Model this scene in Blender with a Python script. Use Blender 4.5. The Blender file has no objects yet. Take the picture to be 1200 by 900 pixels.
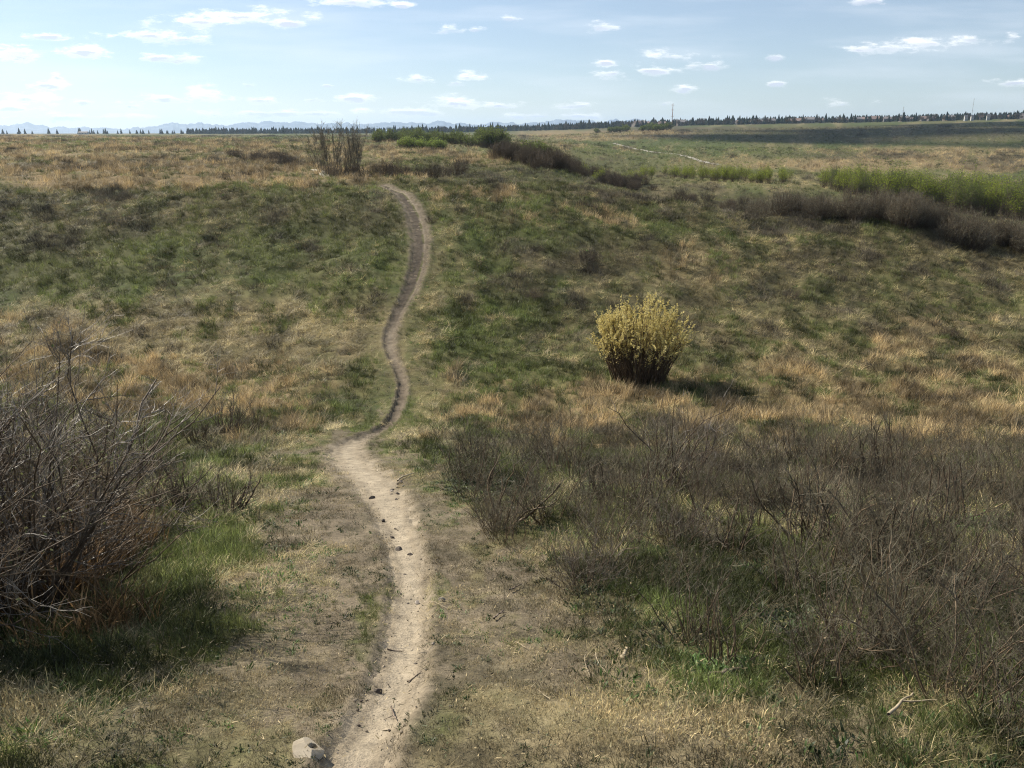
import bpy, math, random
import numpy as np
from mathutils import Vector, Matrix

S = bpy.context.scene
COL = S.collection
rad = math.radians

# ---------------------------------------------------------------- camera, sky, sun, exposure
EYE = 1.6
PITCH = rad(17.0)
FPX = 960.0                         # focal length in pixels of a 1200 wide frame
cam_d = bpy.data.cameras.new('camera')
cam_d.sensor_width = 36.0
cam_d.lens = 36.0 * FPX / 1200.0
cam_d.clip_start = 0.05
cam_d.clip_end = 60000
cam = bpy.data.objects.new('camera', cam_d)
COL.objects.link(cam)
cam.location = (0, 0, EYE)
cam.rotation_euler = (math.pi / 2 - PITCH, 0, 0)
S.camera = cam

SUN_EL, SUN_AZ = rad(38), rad(-56)          # azimuth from +Y, negative to the left
SUN_STRENGTH, SKY_STRENGTH, EXPOSURE = 5.0, 0.067, 0.73
SUN_DIR = Vector((math.sin(SUN_AZ) * math.cos(SUN_EL), math.cos(SUN_AZ) * math.cos(SUN_EL), math.sin(SUN_EL)))
sun_d = bpy.data.lights.new('sun', 'SUN')
sun_d.energy = SUN_STRENGTH
sun_d.angle = rad(0.55)
sun_d.color = (1.0, 0.91, 0.77)
sun = bpy.data.objects.new('sun', sun_d)
COL.objects.link(sun)
sun.rotation_euler = (-SUN_DIR).to_track_quat('-Z', 'Y').to_euler()
sun.location = (-50, 40, 60)

S.view_settings.view_transform = 'Standard'
S.view_settings.look = 'None'
S.view_settings.exposure = EXPOSURE
S.view_settings.gamma = 1.0
S.view_settings.use_curve_mapping = False
S.render.engine = 'CYCLES'
S.cycles.use_denoising = True
S.cycles.denoiser = 'OPENIMAGEDENOISE'
S.cycles.denoising_input_passes = 'RGB_ALBEDO_NORMAL'
S.cycles.denoising_prefilter = 'NONE'
S.cycles.max_bounces = 6
S.cycles.diffuse_bounces = 3
S.cycles.glossy_bounces = 1
S.cycles.transmission_bounces = 4
S.cycles.volume_bounces = 1
S.cycles.transparent_max_bounces = 6
S.cycles.sample_clamp_indirect = 4.0
S.cycles.caustics_reflective = False
S.cycles.caustics_refractive = False
S.render.film_transparent = False
S.cycles.filter_width = 1.15


def pix_dir(px, py):
    """(x/y, z/y) of the ray through a pixel of the 1200 x 900 photograph."""
    u, v = (px - 600) / FPX, (450 - py) / FPX
    c, s = math.cos(PITCH), math.sin(PITCH)
    den = c + v * s
    return u / den, (-s + v * c) / den


def build_world():
    w = bpy.data.worlds.new('World')
    S.world = w
    w.use_nodes = True
    nt = w.node_tree
    nt.nodes.clear()
    N, L = nt.nodes.new, nt.links.new
    out = N('ShaderNodeOutputWorld')
    bg = N('ShaderNodeBackground')
    bg.inputs['Strength'].default_value = SKY_STRENGTH
    L(bg.outputs[0], out.inputs['Surface'])
    sky = N('ShaderNodeTexSky')
    sky.sky_type = 'NISHITA'
    sky.sun_disc = False
    sky.sun_elevation = SUN_EL
    sky.sun_rotation = SUN_AZ
    sky.altitude = 1000
    sky.air_density = 1.0
    sky.dust_density = 0.5
    sky.ozone_density = 3.2
    tc = N('ShaderNodeTexCoord')
    sep = N('ShaderNodeSeparateXYZ')
    L(tc.outputs['Generated'], sep.inputs[0])

    def math_(op, a, b=None, c=None, clamp=False):
        n = N('ShaderNodeMath')
        n.operation = op
        n.use_clamp = clamp
        for i, q in enumerate((a, b, c)):
            if q is None:
                continue
            if isinstance(q, (int, float)):
                n.inputs[i].default_value = q
            else:
                L(q, n.inputs[i])
        return n.outputs[0]
    ysafe = math_('MAXIMUM', sep.outputs['Y'], 0.02)
    t = math_('DIVIDE', sep.outputs['X'], ysafe)
    e = math_('DIVIDE', sep.outputs['Z'], ysafe)
    front = math_('GREATER_THAN', sep.outputs['Y'], 0.05)
    comb = N('ShaderNodeCombineXYZ')
    L(t, comb.inputs[0])
    L(e, comb.inputs[1])
    p0 = comb.outputs[0]
    # warp the cloud outlines
    wn = N('ShaderNodeTexNoise')
    wn.inputs['Scale'].default_value = 34
    wn.inputs['Detail'].default_value = 8
    wn.inputs['Roughness'].default_value = 0.66
    mp = N('ShaderNodeMapping')
    mp.inputs['Scale'].default_value = (0.7, 2.4, 1)
    L(p0, mp.inputs[0])
    L(mp.outputs[0], wn.inputs['Vector'])
    clouds = [  # px, py, rx, ry of cumulus in the sky ahead
        (285, 20, 62, 9), (235, 26, 55, 7), (175, 42, 50, 7), (215, 46, 40, 5), (340, 27, 16, 4),
        (20, 61, 46, 8), (95, 61, 44, 7), (188, 68, 36, 5), (52, 43, 22, 4),
        (412, 2, 38, 6), (470, 7, 12, 4), (595, 22, 13, 3.5), (530, 35, 18, 4), (557, 35, 8, 3), (701, 31, 19, 5),
        (547, 91, 22, 6), (490, 93, 20, 5), (535, 97, 14, 4), (784, 66, 34, 6), (828, 77, 24, 4), (763, 83, 23, 5), (710, 74, 14, 4.5),
        (720, 86, 20, 5), (1040, 56, 40, 6), (1090, 51, 46, 7), (1142, 46, 28, 5), (1186, 44, 12, 5), (1022, 1, 18, 4),
        (238, 113, 36, 8), (195, 116, 26, 5), (305, 118, 24, 4.5), (32, 116, 34, 8), (50, 100, 24, 6), (66, 90, 10, 6), (12, 128, 30, 5),
        (98, 120, 18, 4), (150, 124, 32, 5), (416, 116, 26, 5), (368, 117, 16, 4), (530, 121, 36, 7), (585, 124, 26, 5), (803, 104, 18, 5),
        (912, 98, 15, 4), (906, 67, 9, 3), (1188, 97, 26, 5), (990, 122, 20, 5), (1022, 121, 12, 4), (778, 122, 9, 3), (682, 124, 28, 4), (470, 131, 60, 5), (330, 133, 90, 5), (80, 138, 110, 5), (640, 136, 70, 4), (290, 100, 10, 3), (383, 101, 8, 2.5)]
    def nearest_cloud(p):
        acc = None
        for (px, py, rx, ry) in clouds:
            t0, e0 = pix_dir(px, py)
            sx, sy = 1.04 * FPX / (rx * 1.25), 1.04 * FPX / (ry * 1.3)
            m = N('ShaderNodeVectorMath')
            m.operation = 'MULTIPLY_ADD'
            L(p, m.inputs[0])
            m.inputs[1].default_value = (sx, sy, 0)
            m.inputs[2].default_value = (-t0 * sx, -e0 * sy, 0)
            ln = N('ShaderNodeVectorMath')
            ln.operation = 'LENGTH'
            L(m.outputs[0], ln.inputs[0])
            acc = ln.outputs['Value'] if acc is None else math_('MINIMUM', acc, ln.outputs['Value'])
        return acc
    acc = nearest_cloud(p0)
    below = N('ShaderNodeVectorMath')
    below.operation = 'SUBTRACT'
    L(p0, below.inputs[0])
    below.inputs[1].default_value = (0, .0032, 0)
    acc_below = nearest_cloud(below.outputs[0])
    dens = math_('SUBTRACT', 1.0, acc)                                    # 1 in a core, 0 at the rim
    noise = math_('SUBTRACT', wn.outputs[0], 0.5)
    dens = math_('MULTIPLY_ADD', noise, 5.0, math_('SUBTRACT', dens, 0.12))
    mr = N('ShaderNodeMapRange')
    mr.interpolation_type = 'SMOOTHSTEP'
    L(dens, mr.inputs[0])
    mr.inputs[1].default_value = -0.05
    mr.inputs[2].default_value = 1.0
    near_cloud = N('ShaderNodeMapRange')
    near_cloud.interpolation_type = 'SMOOTHSTEP'
    L(acc, near_cloud.inputs[0])
    near_cloud.inputs[1].default_value = 1.9
    near_cloud.inputs[2].default_value = 0.7
    cov = math_('MULTIPLY', mr.outputs[0], near_cloud.outputs[0])
    cov = math_('MULTIPLY', cov, front)
    # thin cirrus streaks
    mp2 = N('ShaderNodeMapping')
    mp2.inputs['Rotation'].default_value = (0, 0, rad(9))
    mp2.inputs['Scale'].default_value = (1.6, 13, 1)
    L(p0, mp2.inputs[0])
    cn = N('ShaderNodeTexNoise')
    cn.inputs['Scale'].default_value = 2.4
    cn.inputs['Detail'].default_value = 5
    cn.inputs['Roughness'].default_value = 0.5
    L(mp2.outputs[0], cn.inputs['Vector'])
    cr = N('ShaderNodeMapRange')
    cr.interpolation_type = 'SMOOTHSTEP'
    L(cn.outputs[0], cr.inputs[0])
    cr.inputs[1].default_value = 0.42
    cr.inputs[2].default_value = 0.75
    cirrus = math_('MULTIPLY_ADD', math_('MULTIPLY', cr.outputs[0], front), 0.30, 0.19)
    # cloud shading put into the colour: bright rims, greyer cores and undersides
    core = N('ShaderNodeMapRange')
    L(math_('MULTIPLY_ADD', math_('SUBTRACT', acc_below, acc), 1.6, dens), core.inputs[0])
    core.inputs[1].default_value = 0.75
    core.inputs[2].default_value = 1.5
    cmix = N('ShaderNodeMix')
    cmix.data_type = 'RGBA'
    L(core.outputs[0], cmix.inputs[0])
    cmix.inputs[6].default_value = (12.5, 12.5, 12.5, 1)
    cmix.inputs[7].default_value = (6.9, 7.5, 8.8, 1)
    m1 = N('ShaderNodeMix')
    m1.data_type = 'RGBA'
    L(cirrus, m1.inputs[0])
    L(sky.outputs[0], m1.inputs[6])
    m1.inputs[7].default_value = (9.2, 9.8, 10.6, 1)
    m2 = N('ShaderNodeMix')
    m2.data_type = 'RGBA'
    L(math_('MULTIPLY', cov, 0.92), m2.inputs[0])
    L(m1.outputs[2], m2.inputs[6])
    L(cmix.outputs[2], m2.inputs[7])
    L(m2.outputs[2], bg.inputs['Color'])
    w.cycles.sampling_method = 'MANUAL'
    w.cycles.sample_map_resolution = 512


build_world()

# ---------------------------------------------------------------- numeric helpers
RNG = np.random.default_rng(7)
random.seed(7)


def hash2(ix, iy, seed):
    h = (ix.astype(np.int64) * 374761393 + iy.astype(np.int64) * 668265263 + seed * 974634777) & 0xffffffff
    h = ((h ^ (h >> 13)) * 1274126177) & 0xffffffff
    return ((h ^ (h >> 16)) & 0xffffff) / float(0xffffff)


def vnoise(x, y, seed=0):
    x, y = np.asarray(x, float), np.asarray(y, float)
    ix, iy = np.floor(x), np.floor(y)
    fx, fy = x - ix, y - iy
    fx, fy = fx * fx * (3 - 2 * fx), fy * fy * (3 - 2 * fy)
    a, b = hash2(ix, iy, seed), hash2(ix + 1, iy, seed)
    c, d = hash2(ix, iy + 1, seed), hash2(ix + 1, iy + 1, seed)
    return (a + (b - a) * fx) * (1 - fy) + (c + (d - c) * fx) * fy


def fbm(x, y, seed=0, oct_=4, gain=0.5):
    s, a, n = 0, 1.0, 0
    for i in range(oct_):
        s = s + a * vnoise(x * 2 ** i + 17.3 * i, y * 2 ** i - 9.1 * i, seed + i)
        n += a
        a *= gain
    return s / n


def smooth(a, b, x):
    t = np.clip((x - a) / (b - a), 0, 1)
    return t * t * (3 - 2 * t)


def pchip(xk, yk, x):
    xk, yk = np.asarray(xk, float), np.asarray(yk, float)
    h = np.diff(xk)
    dl = np.diff(yk) / h
    m = np.zeros_like(yk)
    m[0], m[-1] = dl[0], dl[-1]
    for i in range(1, len(xk) - 1):
        if dl[i - 1] * dl[i] > 0:
            w1, w2 = 2 * h[i] + h[i - 1], h[i] + 2 * h[i - 1]
            m[i] = (w1 + w2) / (w1 / dl[i - 1] + w2 / dl[i])
    i = np.clip(np.searchsorted(xk, x) - 1, 0, len(xk) - 2)
    t = np.clip((x - xk[i]) / h[i], 0, 1)
    return ((2 * t ** 3 - 3 * t ** 2 + 1) * yk[i] + (t ** 3 - 2 * t ** 2 + t) * h[i] * m[i]
            + (-2 * t ** 3 + 3 * t ** 2) * yk[i + 1] + (t ** 3 - t ** 2) * h[i] * m[i + 1])


# ---------------------------------------------------------------- the lie of the land
# profiles of the ground along eight bearings: (distance, 'row' at which the photo shows it) or (distance, None, height under the eye)
NEAR = [(0.01, None, -1.58), (1.0, None, -1.62), (1.9, 899), (2.6, 800), (3.8, 700), (6, 600), (9, 545)]
PROFILES = [
    (-0.66, NEAR + [(12, 512), (15, 487), (18, 460), (22, 420), (27, 372), (33, 317), (40, 264), (47, 224), (55, 204), (70, 190), (100, 178), (160, 169), (300, 163), (600, 159.5), (1200, 157.5), (3000, 156.6)]),
    (-0.33, NEAR + [(12, 514), (15, 490), (18, 461), (21.5, 424), (26, 378), (32, 318), (38, 268), (45, 226), (52, 206), (70, 191), (100, 179), (160, 169), (300, 163), (600, 159.5), (1200, 157), (3000, 156)]),
    (-0.15, NEAR + [(12, 517), (15, 492), (18, 461), (21, 427), (25, 381), (30, 325), (36, 270), (42, 232), (47, 214), (54, None, -2.75), (60, 206), (76, 191), (110, 180), (200, 168), (400, 161.5), (1100, 156.5), (3000, 155.5)]),
    (0.02, NEAR + [(12, 520), (15, 494), (18, 464), (21, 431), (25, 385), (30, 330), (36, 276), (42, 238), (48, 217), (56, 203), (66, 190), (80, 181), (100, None, -3.6), (130, None, -4.2), (200, 172), (400, 163), (700, 158), (1100, 153.5), (3000, 153)]),
    (0.16, NEAR + [(12, 523), (15, 496), (18, 466), (21, 434), (25, 391), (30, 341), (36, 291), (42, 255), (50, 229), (60, None, -4.9), (75, None, -6.9), (110, 212), (140, 202), (200, 186), (300, 172), (450, 160), (700, 152), (1000, 148.8), (3000, 148.6)]),
    (0.31, NEAR + [(12, 528), (15, 500), (18, 470), (21, 440), (25, 402), (30, 358), (36, 312), (42, 279), (48, 256), (56, None, -6.2), (70, None, -8.0), (95, 222), (120, 210), (160, 198), (220, 184), (330, 170), (500, 157), (700, 149), (1000, 145.5), (3000, 145)]),
    (0.47, NEAR + [(12, 531), (15, 503), (18, 474), (21, 447), (25, 413), (30, 373), (36, 325), (42, 286), (48, 262), (56, None, -6.7), (70, None, -8.6), (95, 238), (115, 226), (150, 207), (220, 189), (330, 172), (450, 160), (650, 147.5), (1000, 142.5), (3000, 142)]),
    (0.63, NEAR + [(12, 533), (15, 506), (18, 478), (21, 453), (25, 422), (30, 384), (36, 340), (41, 311), (45.5, 294), (53, None, -7.2), (65, None, -9.2), (85, 259), (105, 241), (140, 216), (220, 192), (330, 172), (450, 158), (650, 143.5), (1000, 139.5), (3000, 139)]),
]
LD = np.linspace(math.log(0.01), math.log(3000), 700)
_t = np.array([p[0] for p in PROFILES])
_cols = []
for _tt, prof in PROFILES:
    dd = [q[0] for q in prof]
    zz = [q[2] if q[1] is None else q[0] * pix_dir(600, q[1])[1] for q in prof]
    _cols.append(pchip(np.log(dd), zz, LD))
_cols = np.array(_cols)
TG = np.linspace(-0.9, 0.9, 181)
_tp = np.concatenate([[-0.95], _t, [0.95]])
_cp = np.vstack([_cols[:1], _cols, _cols[-1:]])
ZT = np.array([pchip(_tp, _cp[:, j], TG) for j in range(len(LD))])      # (len LD, len TG)


def base_z(x, y):
    """smooth ground height (world z) anywhere."""
    x, y = np.asarray(x, float), np.asarray(y, float)
    r = np.hypot(x, y)
    phi = np.arctan2(x, y)
    pc = np.clip(phi, -0.72, 0.72)
    t, d = np.tan(pc), np.maximum(r * np.cos(pc), 0.0101)
    fi = np.clip((np.log(d) - LD[0]) / (LD[1] - LD[0]), 0, len(LD) - 1.001)
    fj = np.clip((t - TG[0]) / (TG[1] - TG[0]), 0, len(TG) - 1.001)
    i, j = fi.astype(int), fj.astype(int)
    a, b = fi - i, fj - j
    z = (ZT[i, j] * (1 - a) + ZT[i + 1, j] * a) * (1 - b) + (ZT[i, j + 1] * (1 - a) + ZT[i + 1, j + 1] * a) * b
    back = smooth(0.75, 2.0, np.abs(phi))
    zb = -1.6 - 0.02 * np.minimum(r, 60)
    z = z * (1 - back) + zb * back
    far = np.maximum(d - 3000, 0)
    return z + EYE + 0 * far


def project(x, y, z):
    """pixel of the photograph that a point of the world falls on (used to read ground cover off it)."""
    c, s = math.cos(PITCH), math.sin(PITCH)
    zz = z - EYE
    dep = np.maximum(y * c - zz * s, 1e-3)
    return 600 + FPX * x / dep, 450 - FPX * (y * s + zz * c) / dep


def at(px, py, dmin=1.0, dmax=2500):
    """point of the ground seen through a pixel."""
    t, e = pix_dir(px, py)
    d = np.exp(np.linspace(math.log(dmin), math.log(dmax), 4000))
    below = base_z(t * d, d) >= EYE + e * d
    k = int(np.argmax(below)) if below.any() else len(d) - 1
    return t * d[k], d[k]


# ---- trodden path: centre line in pixels of the photograph, put on the ground
PATH_PX = [(400, 960, 78, 0), (412, 905, 72, 0), (440, 850, 62, 0), (464, 800, 58, 0), (474, 760, 52, 0), (478, 720, 44, 0), (480, 680, 42, 0), (475, 650, 42, 0), (467, 620, 44, 0), (457, 595, 48, 0),
           (444, 575, 50, 0), (428, 556, 50, 0), (414, 542, 46, 0), (407, 530, 38, .1), (411, 520, 32, .2), (421, 513, 27, .4), (435, 508, 24, .7), (450, 500, 22, .9), (460, 490, 21, 1), (466, 479, 21, 1), (470, 467, 21, 1), (472, 450, 19, 1),
           (467, 433, 17, .9), (460, 417, 17, .8), (457, 402, 18, .7), (459, 385, 20, .8), (466, 367, 23, 1), (475, 350, 27, 1), (484, 333, 29, 1), (490, 316, 31, 1), (493, 298, 31, 1), (493, 280, 31, .95), (490, 262, 29, .85), (484, 246, 26, .75), (475, 232, 22, .6), (464, 220, 17, .6), (450, 214.5, 14, .6)]


def resample(pts, step):
    pts = np.array(pts, float)
    seg = np.hypot(*(np.diff(pts[:, :2], axis=0)).T)
    s = np.concatenate([[0], np.cumsum(seg)])
    n = max(4, int(s[-1] / step))
    q = np.linspace(0, s[-1], n)
    return np.stack([pchip(s, pts[:, k], q) for k in range(pts.shape[1])], 1)


_p = []
for px, py, w, dk in PATH_PX:
    x, y = at(px, py)
    _p.append((x, y, w * (.86 - .37 * dk) / FPX * math.hypot(y, base_z(x, y) - EYE) * 0.5, dk))
PATH = resample(_p, 0.08)


def path_dist(x, y):
    """(distance from the path's centre line, signed; its half width; how dark its soil is)"""
    x, y = np.asarray(x, float).ravel(), np.asarray(y, float).ravel()
    dist = np.full(x.shape, 9.0)
    hw = np.full(x.shape, 0.2)
    dk = np.zeros(x.shape)
    near = np.where((y > -1) & (y < PATH[-1, 1] + 2) & (np.abs(x + 2.5) < 8))[0]
    tang = np.gradient(PATH[:, :2], axis=0)
    tang /= np.linalg.norm(tang, axis=1)[:, None]
    for a in range(0, len(near), 20000):
        ii = near[a:a + 20000]
        dx = x[ii, None] - PATH[None, :, 0]
        dy = y[ii, None] - PATH[None, :, 1]
        k = np.argmin(dx * dx + dy * dy, axis=1)
        r = np.arange(len(ii))
        sgn = np.sign(dx[r, k] * tang[k, 1] - dy[r, k] * tang[k, 0])
        dist[ii] = np.sqrt(dx[r, k] ** 2 + dy[r, k] ** 2) * np.where(sgn == 0, 1, sgn)
        hw[ii] = PATH[k, 2]
        dk[ii] = PATH[k, 3]
    return dist, hw, dk


def ground_z(x, y):
    x, y = np.asarray(x, float), np.asarray(y, float)
    shp = x.shape
    r = np.hypot(x, y)
    z = base_z(x, y)
    # hummocks of old grass, rills and lumps
    d, hw, dk = path_dist(x, y)
    d, hw, dk = (q.reshape(shp) for q in (d, hw, dk))
    calm = .25 + .75 * smooth(.3, 1.8, np.abs(d))
    z = z + (fbm(x * 1.3, y * 1.3, 3) - 0.5) * 0.40 * smooth(3, 16, r) * calm
    z = z + (fbm(x * 0.22, y * 0.22, 11, 3) - 0.5) * 0.7 * smooth(16, 40, r) * (1 - 0.5 * smooth(60, 120, r))
    z = z + (fbm(x * 4.5, y * 4.5, 5, 4) - 0.5) * 0.045 + (fbm(x * 3.1, y * 3.1, 15, 3) - 0.5) * 0.13 * smooth(7, 14, r) * (1 - smooth(60, 120, r)) * calm
    deep = 0.035 + 0.035 * dk
    g = 1 - smooth(0.3, 1.9, np.abs(d) / hw)
    z = z - deep * g
    berm = np.exp(-((np.abs(d) / hw - 1.55) / 0.35) ** 2) * 0.03 * (0.4 + dk)
    return z + berm


# ---- ground cover read off the photograph: soft ellipses (px, py, rx, ry, strength)
def blobs(px, py, lst):
    m = np.zeros_like(px)
    for (cx, cy, rx, ry, s) in lst:
        q = ((px - cx) / rx) ** 2 + ((py - cy) / ry) ** 2
        m = np.maximum(m, s * (1 - smooth(0.35, 1.5, q)))
    return m


Z_ORANGE = [(880, 480, 420, 36, 1), (600, 470, 110, 36, .8), (230, 452, 200, 34, 1), (335, 478, 60, 34, .9), (60, 395, 120, 25, .4), (190, 205, 280, 17, 1), (420, 203, 70, 10, .8), (560, 226, 70, 9, .8), (660, 255, 100, 14, .45),
            (150, 178, 420, 14, .7), (40, 170, 200, 14, .7), (620, 176, 120, 12, .2), (560, 188, 40, 8, .8), (720, 158, 120, 6, .8), (1100, 395, 60, 30, .6), (830, 310, 70, 22, .4), (1010, 440, 200, 25, .7), (1050, 192, 240, 9, .8), (1120, 178, 160, 7, .6), (860, 190, 100, 8, .4), (60, 665, 110, 60, 1)]
Z_STRAW = [(240, 385, 260, 44, 1), (330, 360, 150, 30, .7), (1010, 385, 240, 80, .5), (850, 330, 150, 45, .5), (720, 420, 150, 40, .3), (520, 470, 40, 60, .35), (640, 310, 40, 14, .7), (520, 330, 24, 90, .4), (480, 400, 25, 30, .6), (1050, 300, 200, 30, .4), (940, 205, 200, 20, .4)]
Z_SHORT = [(100, 860, 150, 60, .7), (830, 850, 330, 55, 1), (640, 800, 150, 90, .9), (590, 880, 300, 50, .9), (280, 860, 130, 60, .7), (340, 770, 70, 140, .8), (350, 620, 70, 90, .6), (590, 690, 90, 80, .8), (480, 530, 22, 30, .7)]
Z_BARE = [(370, 600, 70, 60, 1), (360, 690, 80, 70, .9), (410, 640, 55, 90, 1), (330, 770, 80, 60, .7), (400, 800, 55, 90, .9), (200, 830, 110, 50, .45), (545, 680, 70, 70, .9), (570, 740, 100, 60, .8), (640, 780, 90, 50, .55), (720, 800, 100, 40, .45), (840, 850, 140, 40, .45), (520, 620, 60, 40, .8), (480, 585, 50, 22, .8), (400, 540, 36, 26, .8), (470, 535, 12, 28, .7), (980, 870, 120, 30, .35)]
Z_BROWN = [(1020, 325, 220, 45, .3), (150, 250, 300, 32, .45), (330, 280, 160, 45, .3), (60, 300, 90, 35, .5), (130, 192, 110, 7, .9), (240, 190, 140, 6, .7), (300, 183, 60, 6, .9), (420, 262, 60, 28, .6), (690, 300, 110, 26, .75), (620, 340, 50, 22, .5), (740, 370, 110, 30, .35), (900, 250, 130, 22, .8), (780, 230, 90, 16, .7), (640, 205, 160, 20, .55), (1080, 300, 170, 26, .7), (1110, 380, 90, 20, .4), (900, 345, 160, 22, .5), (1000, 320, 60, 12, .5), (820, 152, 120, 4, .7), (860, 560, 380, 60, .5), (80, 640, 110, 80, .6), (1180, 190, 60, 9, .8), (1020, 182, 120, 4, .6), (1060, 157, 260, 10, .6)]  # final ellipse paints the far right cloud-shadow band darker
Z_LUSH = [(470, 475, 110, 30, .9), (560, 545, 120, 36, .9), (400, 495, 70, 14, .8), (760, 700, 130, 60, 1), (640, 640, 60, 30, .7), (900, 770, 160, 50, .9), (1130, 840, 120, 40, .9), (220, 650, 90, 70, .3), (60, 800, 110, 70, .25), (270, 560, 60, 40, .35), (330, 310, 200, 50, .7), (120, 320, 170, 40, .65), (640, 265, 80, 32, .7), (570, 390, 80, 60, .65), (560, 300, 40, 50, .6), (680, 420, 120, 30, .5), (850, 470, 90, 14, .6), (740, 200, 140, 16, .6), (800, 180, 150, 14, .5), (1000, 345, 140, 24, .4)]


def cover(x, y, z):
    px, py = project(x, y, z)
    r = np.hypot(x, y)
    k = 10 + 16 * smooth(300, 600, py)
    wx = (fbm(x * 9 / (1 + r * .18), y * 9 / (1 + r * .18), 21, 3) - .5)
    wy = (fbm(x * 9 / (1 + r * .18), y * 9 / (1 + r * .18), 31, 3) - .5)
    qx, qy = px + wx * k * 9, py + wy * k * np.clip((py - 140) / 160, .25, 2.2) * 2.4
    c = {n: blobs(qx, qy, zl) for n, zl in (('orange', Z_ORANGE), ('straw', Z_STRAW), ('short', Z_SHORT), ('bare', Z_BARE), ('brown', Z_BROWN), ('lush', Z_LUSH))}
    inside = (y > 0.4) & (np.abs(x / np.maximum(y, .1)) < 1.2)
    for n in c:
        c[n] = np.where(inside, c[n], 0.0)
    c['short'] = np.where(inside, c['short'], 0.9)
    d, hw, dk = path_dist(x, y)
    d, hw, dk = (q.reshape(np.shape(x)) for q in (d, hw, dk))
    edge = np.abs(d) / hw + (fbm(x * 6, y * 6, 41, 3) - .5) * 1.1
    c['path'] = 1 - smooth(0.35, 1.8 - .5 * dk, edge)
    c['bare'] = np.maximum(c['bare'] * 1.0, (1 - smooth(1.2, 2.9 - .8 * dk, edge)) * 0.9)
    c['dark'] = dk
    c['px'], c['py'] = px, py
    return c


# linear base colours
C_GREEN = np.array([.064, .086, .024])
C_LUSH = np.array([.080, .100, .031])
C_OLIVE = np.array([.102, .101, .040])
C_STRAW = np.array([.355, .285, .155])
C_ORANGE = np.array([.280, .207, .108])
C_BROWN = np.array([.080, .064, .040])
C_DIRT = np.array([.170, .140, .098])
C_DUST = np.array([.330, .280, .205])
C_DARKSOIL = np.array([.120, .098, .072])


def mixc(a, b, w):
    return a * (1 - w[..., None]) + b * w[..., None]


def ground_colour(x, y, c):
    r = np.hypot(x, y)
    s1 = 1 / (1 + r * 0.06)
    n1 = fbm(x * 1.6 * s1, y * 1.6 * s1, 51, 4)
    n2 = fbm(x * 5.0 * s1, y * 5.0 * s1, 61, 4)
    col = mixc(np.broadcast_to(C_OLIVE, x.shape + (3,)), C_GREEN, smooth(.35, .65, n1) * .8)
    col = mixc(col, C_STRAW * .75, smooth(.52, .75, n2) * .45)
    col = mixc(col, C_STRAW * .8, c['straw'] * .65 * (.5 + n2))
    col = mixc(col, C_ORANGE * .85, np.clip(c['orange'] * (.35 + n2), 0, 1))
    col = mixc(col, C_BROWN, np.clip(c['brown'] * (.4 + n1 * .8), 0, 1))
    col = mixc(col, C_LUSH, np.clip(c['lush'] * .7 * (.3 + n2), 0, 1))
    dry = C_DIRT * 1.05 + (C_STRAW - C_DIRT) * 0.38
    col = mixc(col, dry, np.clip(c['short'] * .75, 0, 1))
    col = mixc(col, C_DIRT, np.clip(c['bare'] * 1.1, 0, 1))
    n3 = fbm(x * 7.0, y * 7.0, 65, 4)
    col = mixc(col, np.array([.085, .075, .048]), np.maximum(c['bare'], c['short']) * smooth(.48, .7, n3) * .75 * (1 - c['path']))
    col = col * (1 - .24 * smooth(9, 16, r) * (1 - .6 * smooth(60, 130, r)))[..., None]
    soil = C_DUST + (C_DARKSOIL - C_DUST) * c['dark'][..., None]
    col = mixc(col, soil, c['path'])
    return col


# ---------------------------------------------------------------- materials
def new_mat(name):
    m = bpy.data.materials.new(name)
    m.use_nodes = True
    nt = m.node_tree
    nt.nodes.clear()
    return m, nt, nt.nodes.new, nt.links.new


def mat_ground():
    m, nt, N, L = new_mat('prairie_ground')
    out = N('ShaderNodeOutputMaterial')
    b = N('ShaderNodeBsdfPrincipled')
    b.inputs['Roughness'].default_value = 0.95
    b.inputs['Specular IOR Level'].default_value = 0.12
    at_ = N('ShaderNodeAttribute')
    at_.attribute_name = 'soil'
    geo = N('ShaderNodeNewGeometry')
    ns = []
    for sc, det in ((3.0, 8), (38.0, 6), (0.35, 6)):
        n = N('ShaderNodeTexNoise')
        n.inputs['Scale'].default_value = sc
        n.inputs['Detail'].default_value = det
        n.inputs['Roughness'].default_value = 0.68
        L(geo.outputs['Position'], n.inputs['Vector'])
        ns.append(n)
    mr = N('ShaderNodeMapRange')
    L(ns[0].outputs[0], mr.inputs[0])
    mr.inputs[1].default_value, mr.inputs[2].default_value, mr.inputs[3].default_value, mr.inputs[4].default_value = .3, .7, .62, 1.35
    mr2 = N('ShaderNodeMapRange')
    L(ns[1].outputs[0], mr2.inputs[0])
    mr2.inputs[1].default_value, mr2.inputs[2].default_value, mr2.inputs[3].default_value, mr2.inputs[4].default_value = .3, .7, .7, 1.3
    mm = N('ShaderNodeMath')
    mm.operation = 'MULTIPLY'
    L(mr.outputs[0], mm.inputs[0])
    L(mr2.outputs[0], mm.inputs[1])
    vm = N('ShaderNodeVectorMath')
    vm.operation = 'SCALE'
    L(at_.outputs['Color'], vm.inputs[0])
    L(mm.outputs[0], vm.inputs['Scale'])
    L(vm.outputs[0], b.inputs['Base Color'])
    bp = N('ShaderNodeBump')
    bp.inputs['Strength'].default_value = 0.7
    bp.inputs['Distance'].default_value = 0.02
    L(ns[1].outputs[0], bp.inputs['Height'])
    L(bp.outputs[0], b.inputs['Normal'])
    L(b.outputs[0], out.inputs['Surface'])
    return m


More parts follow.
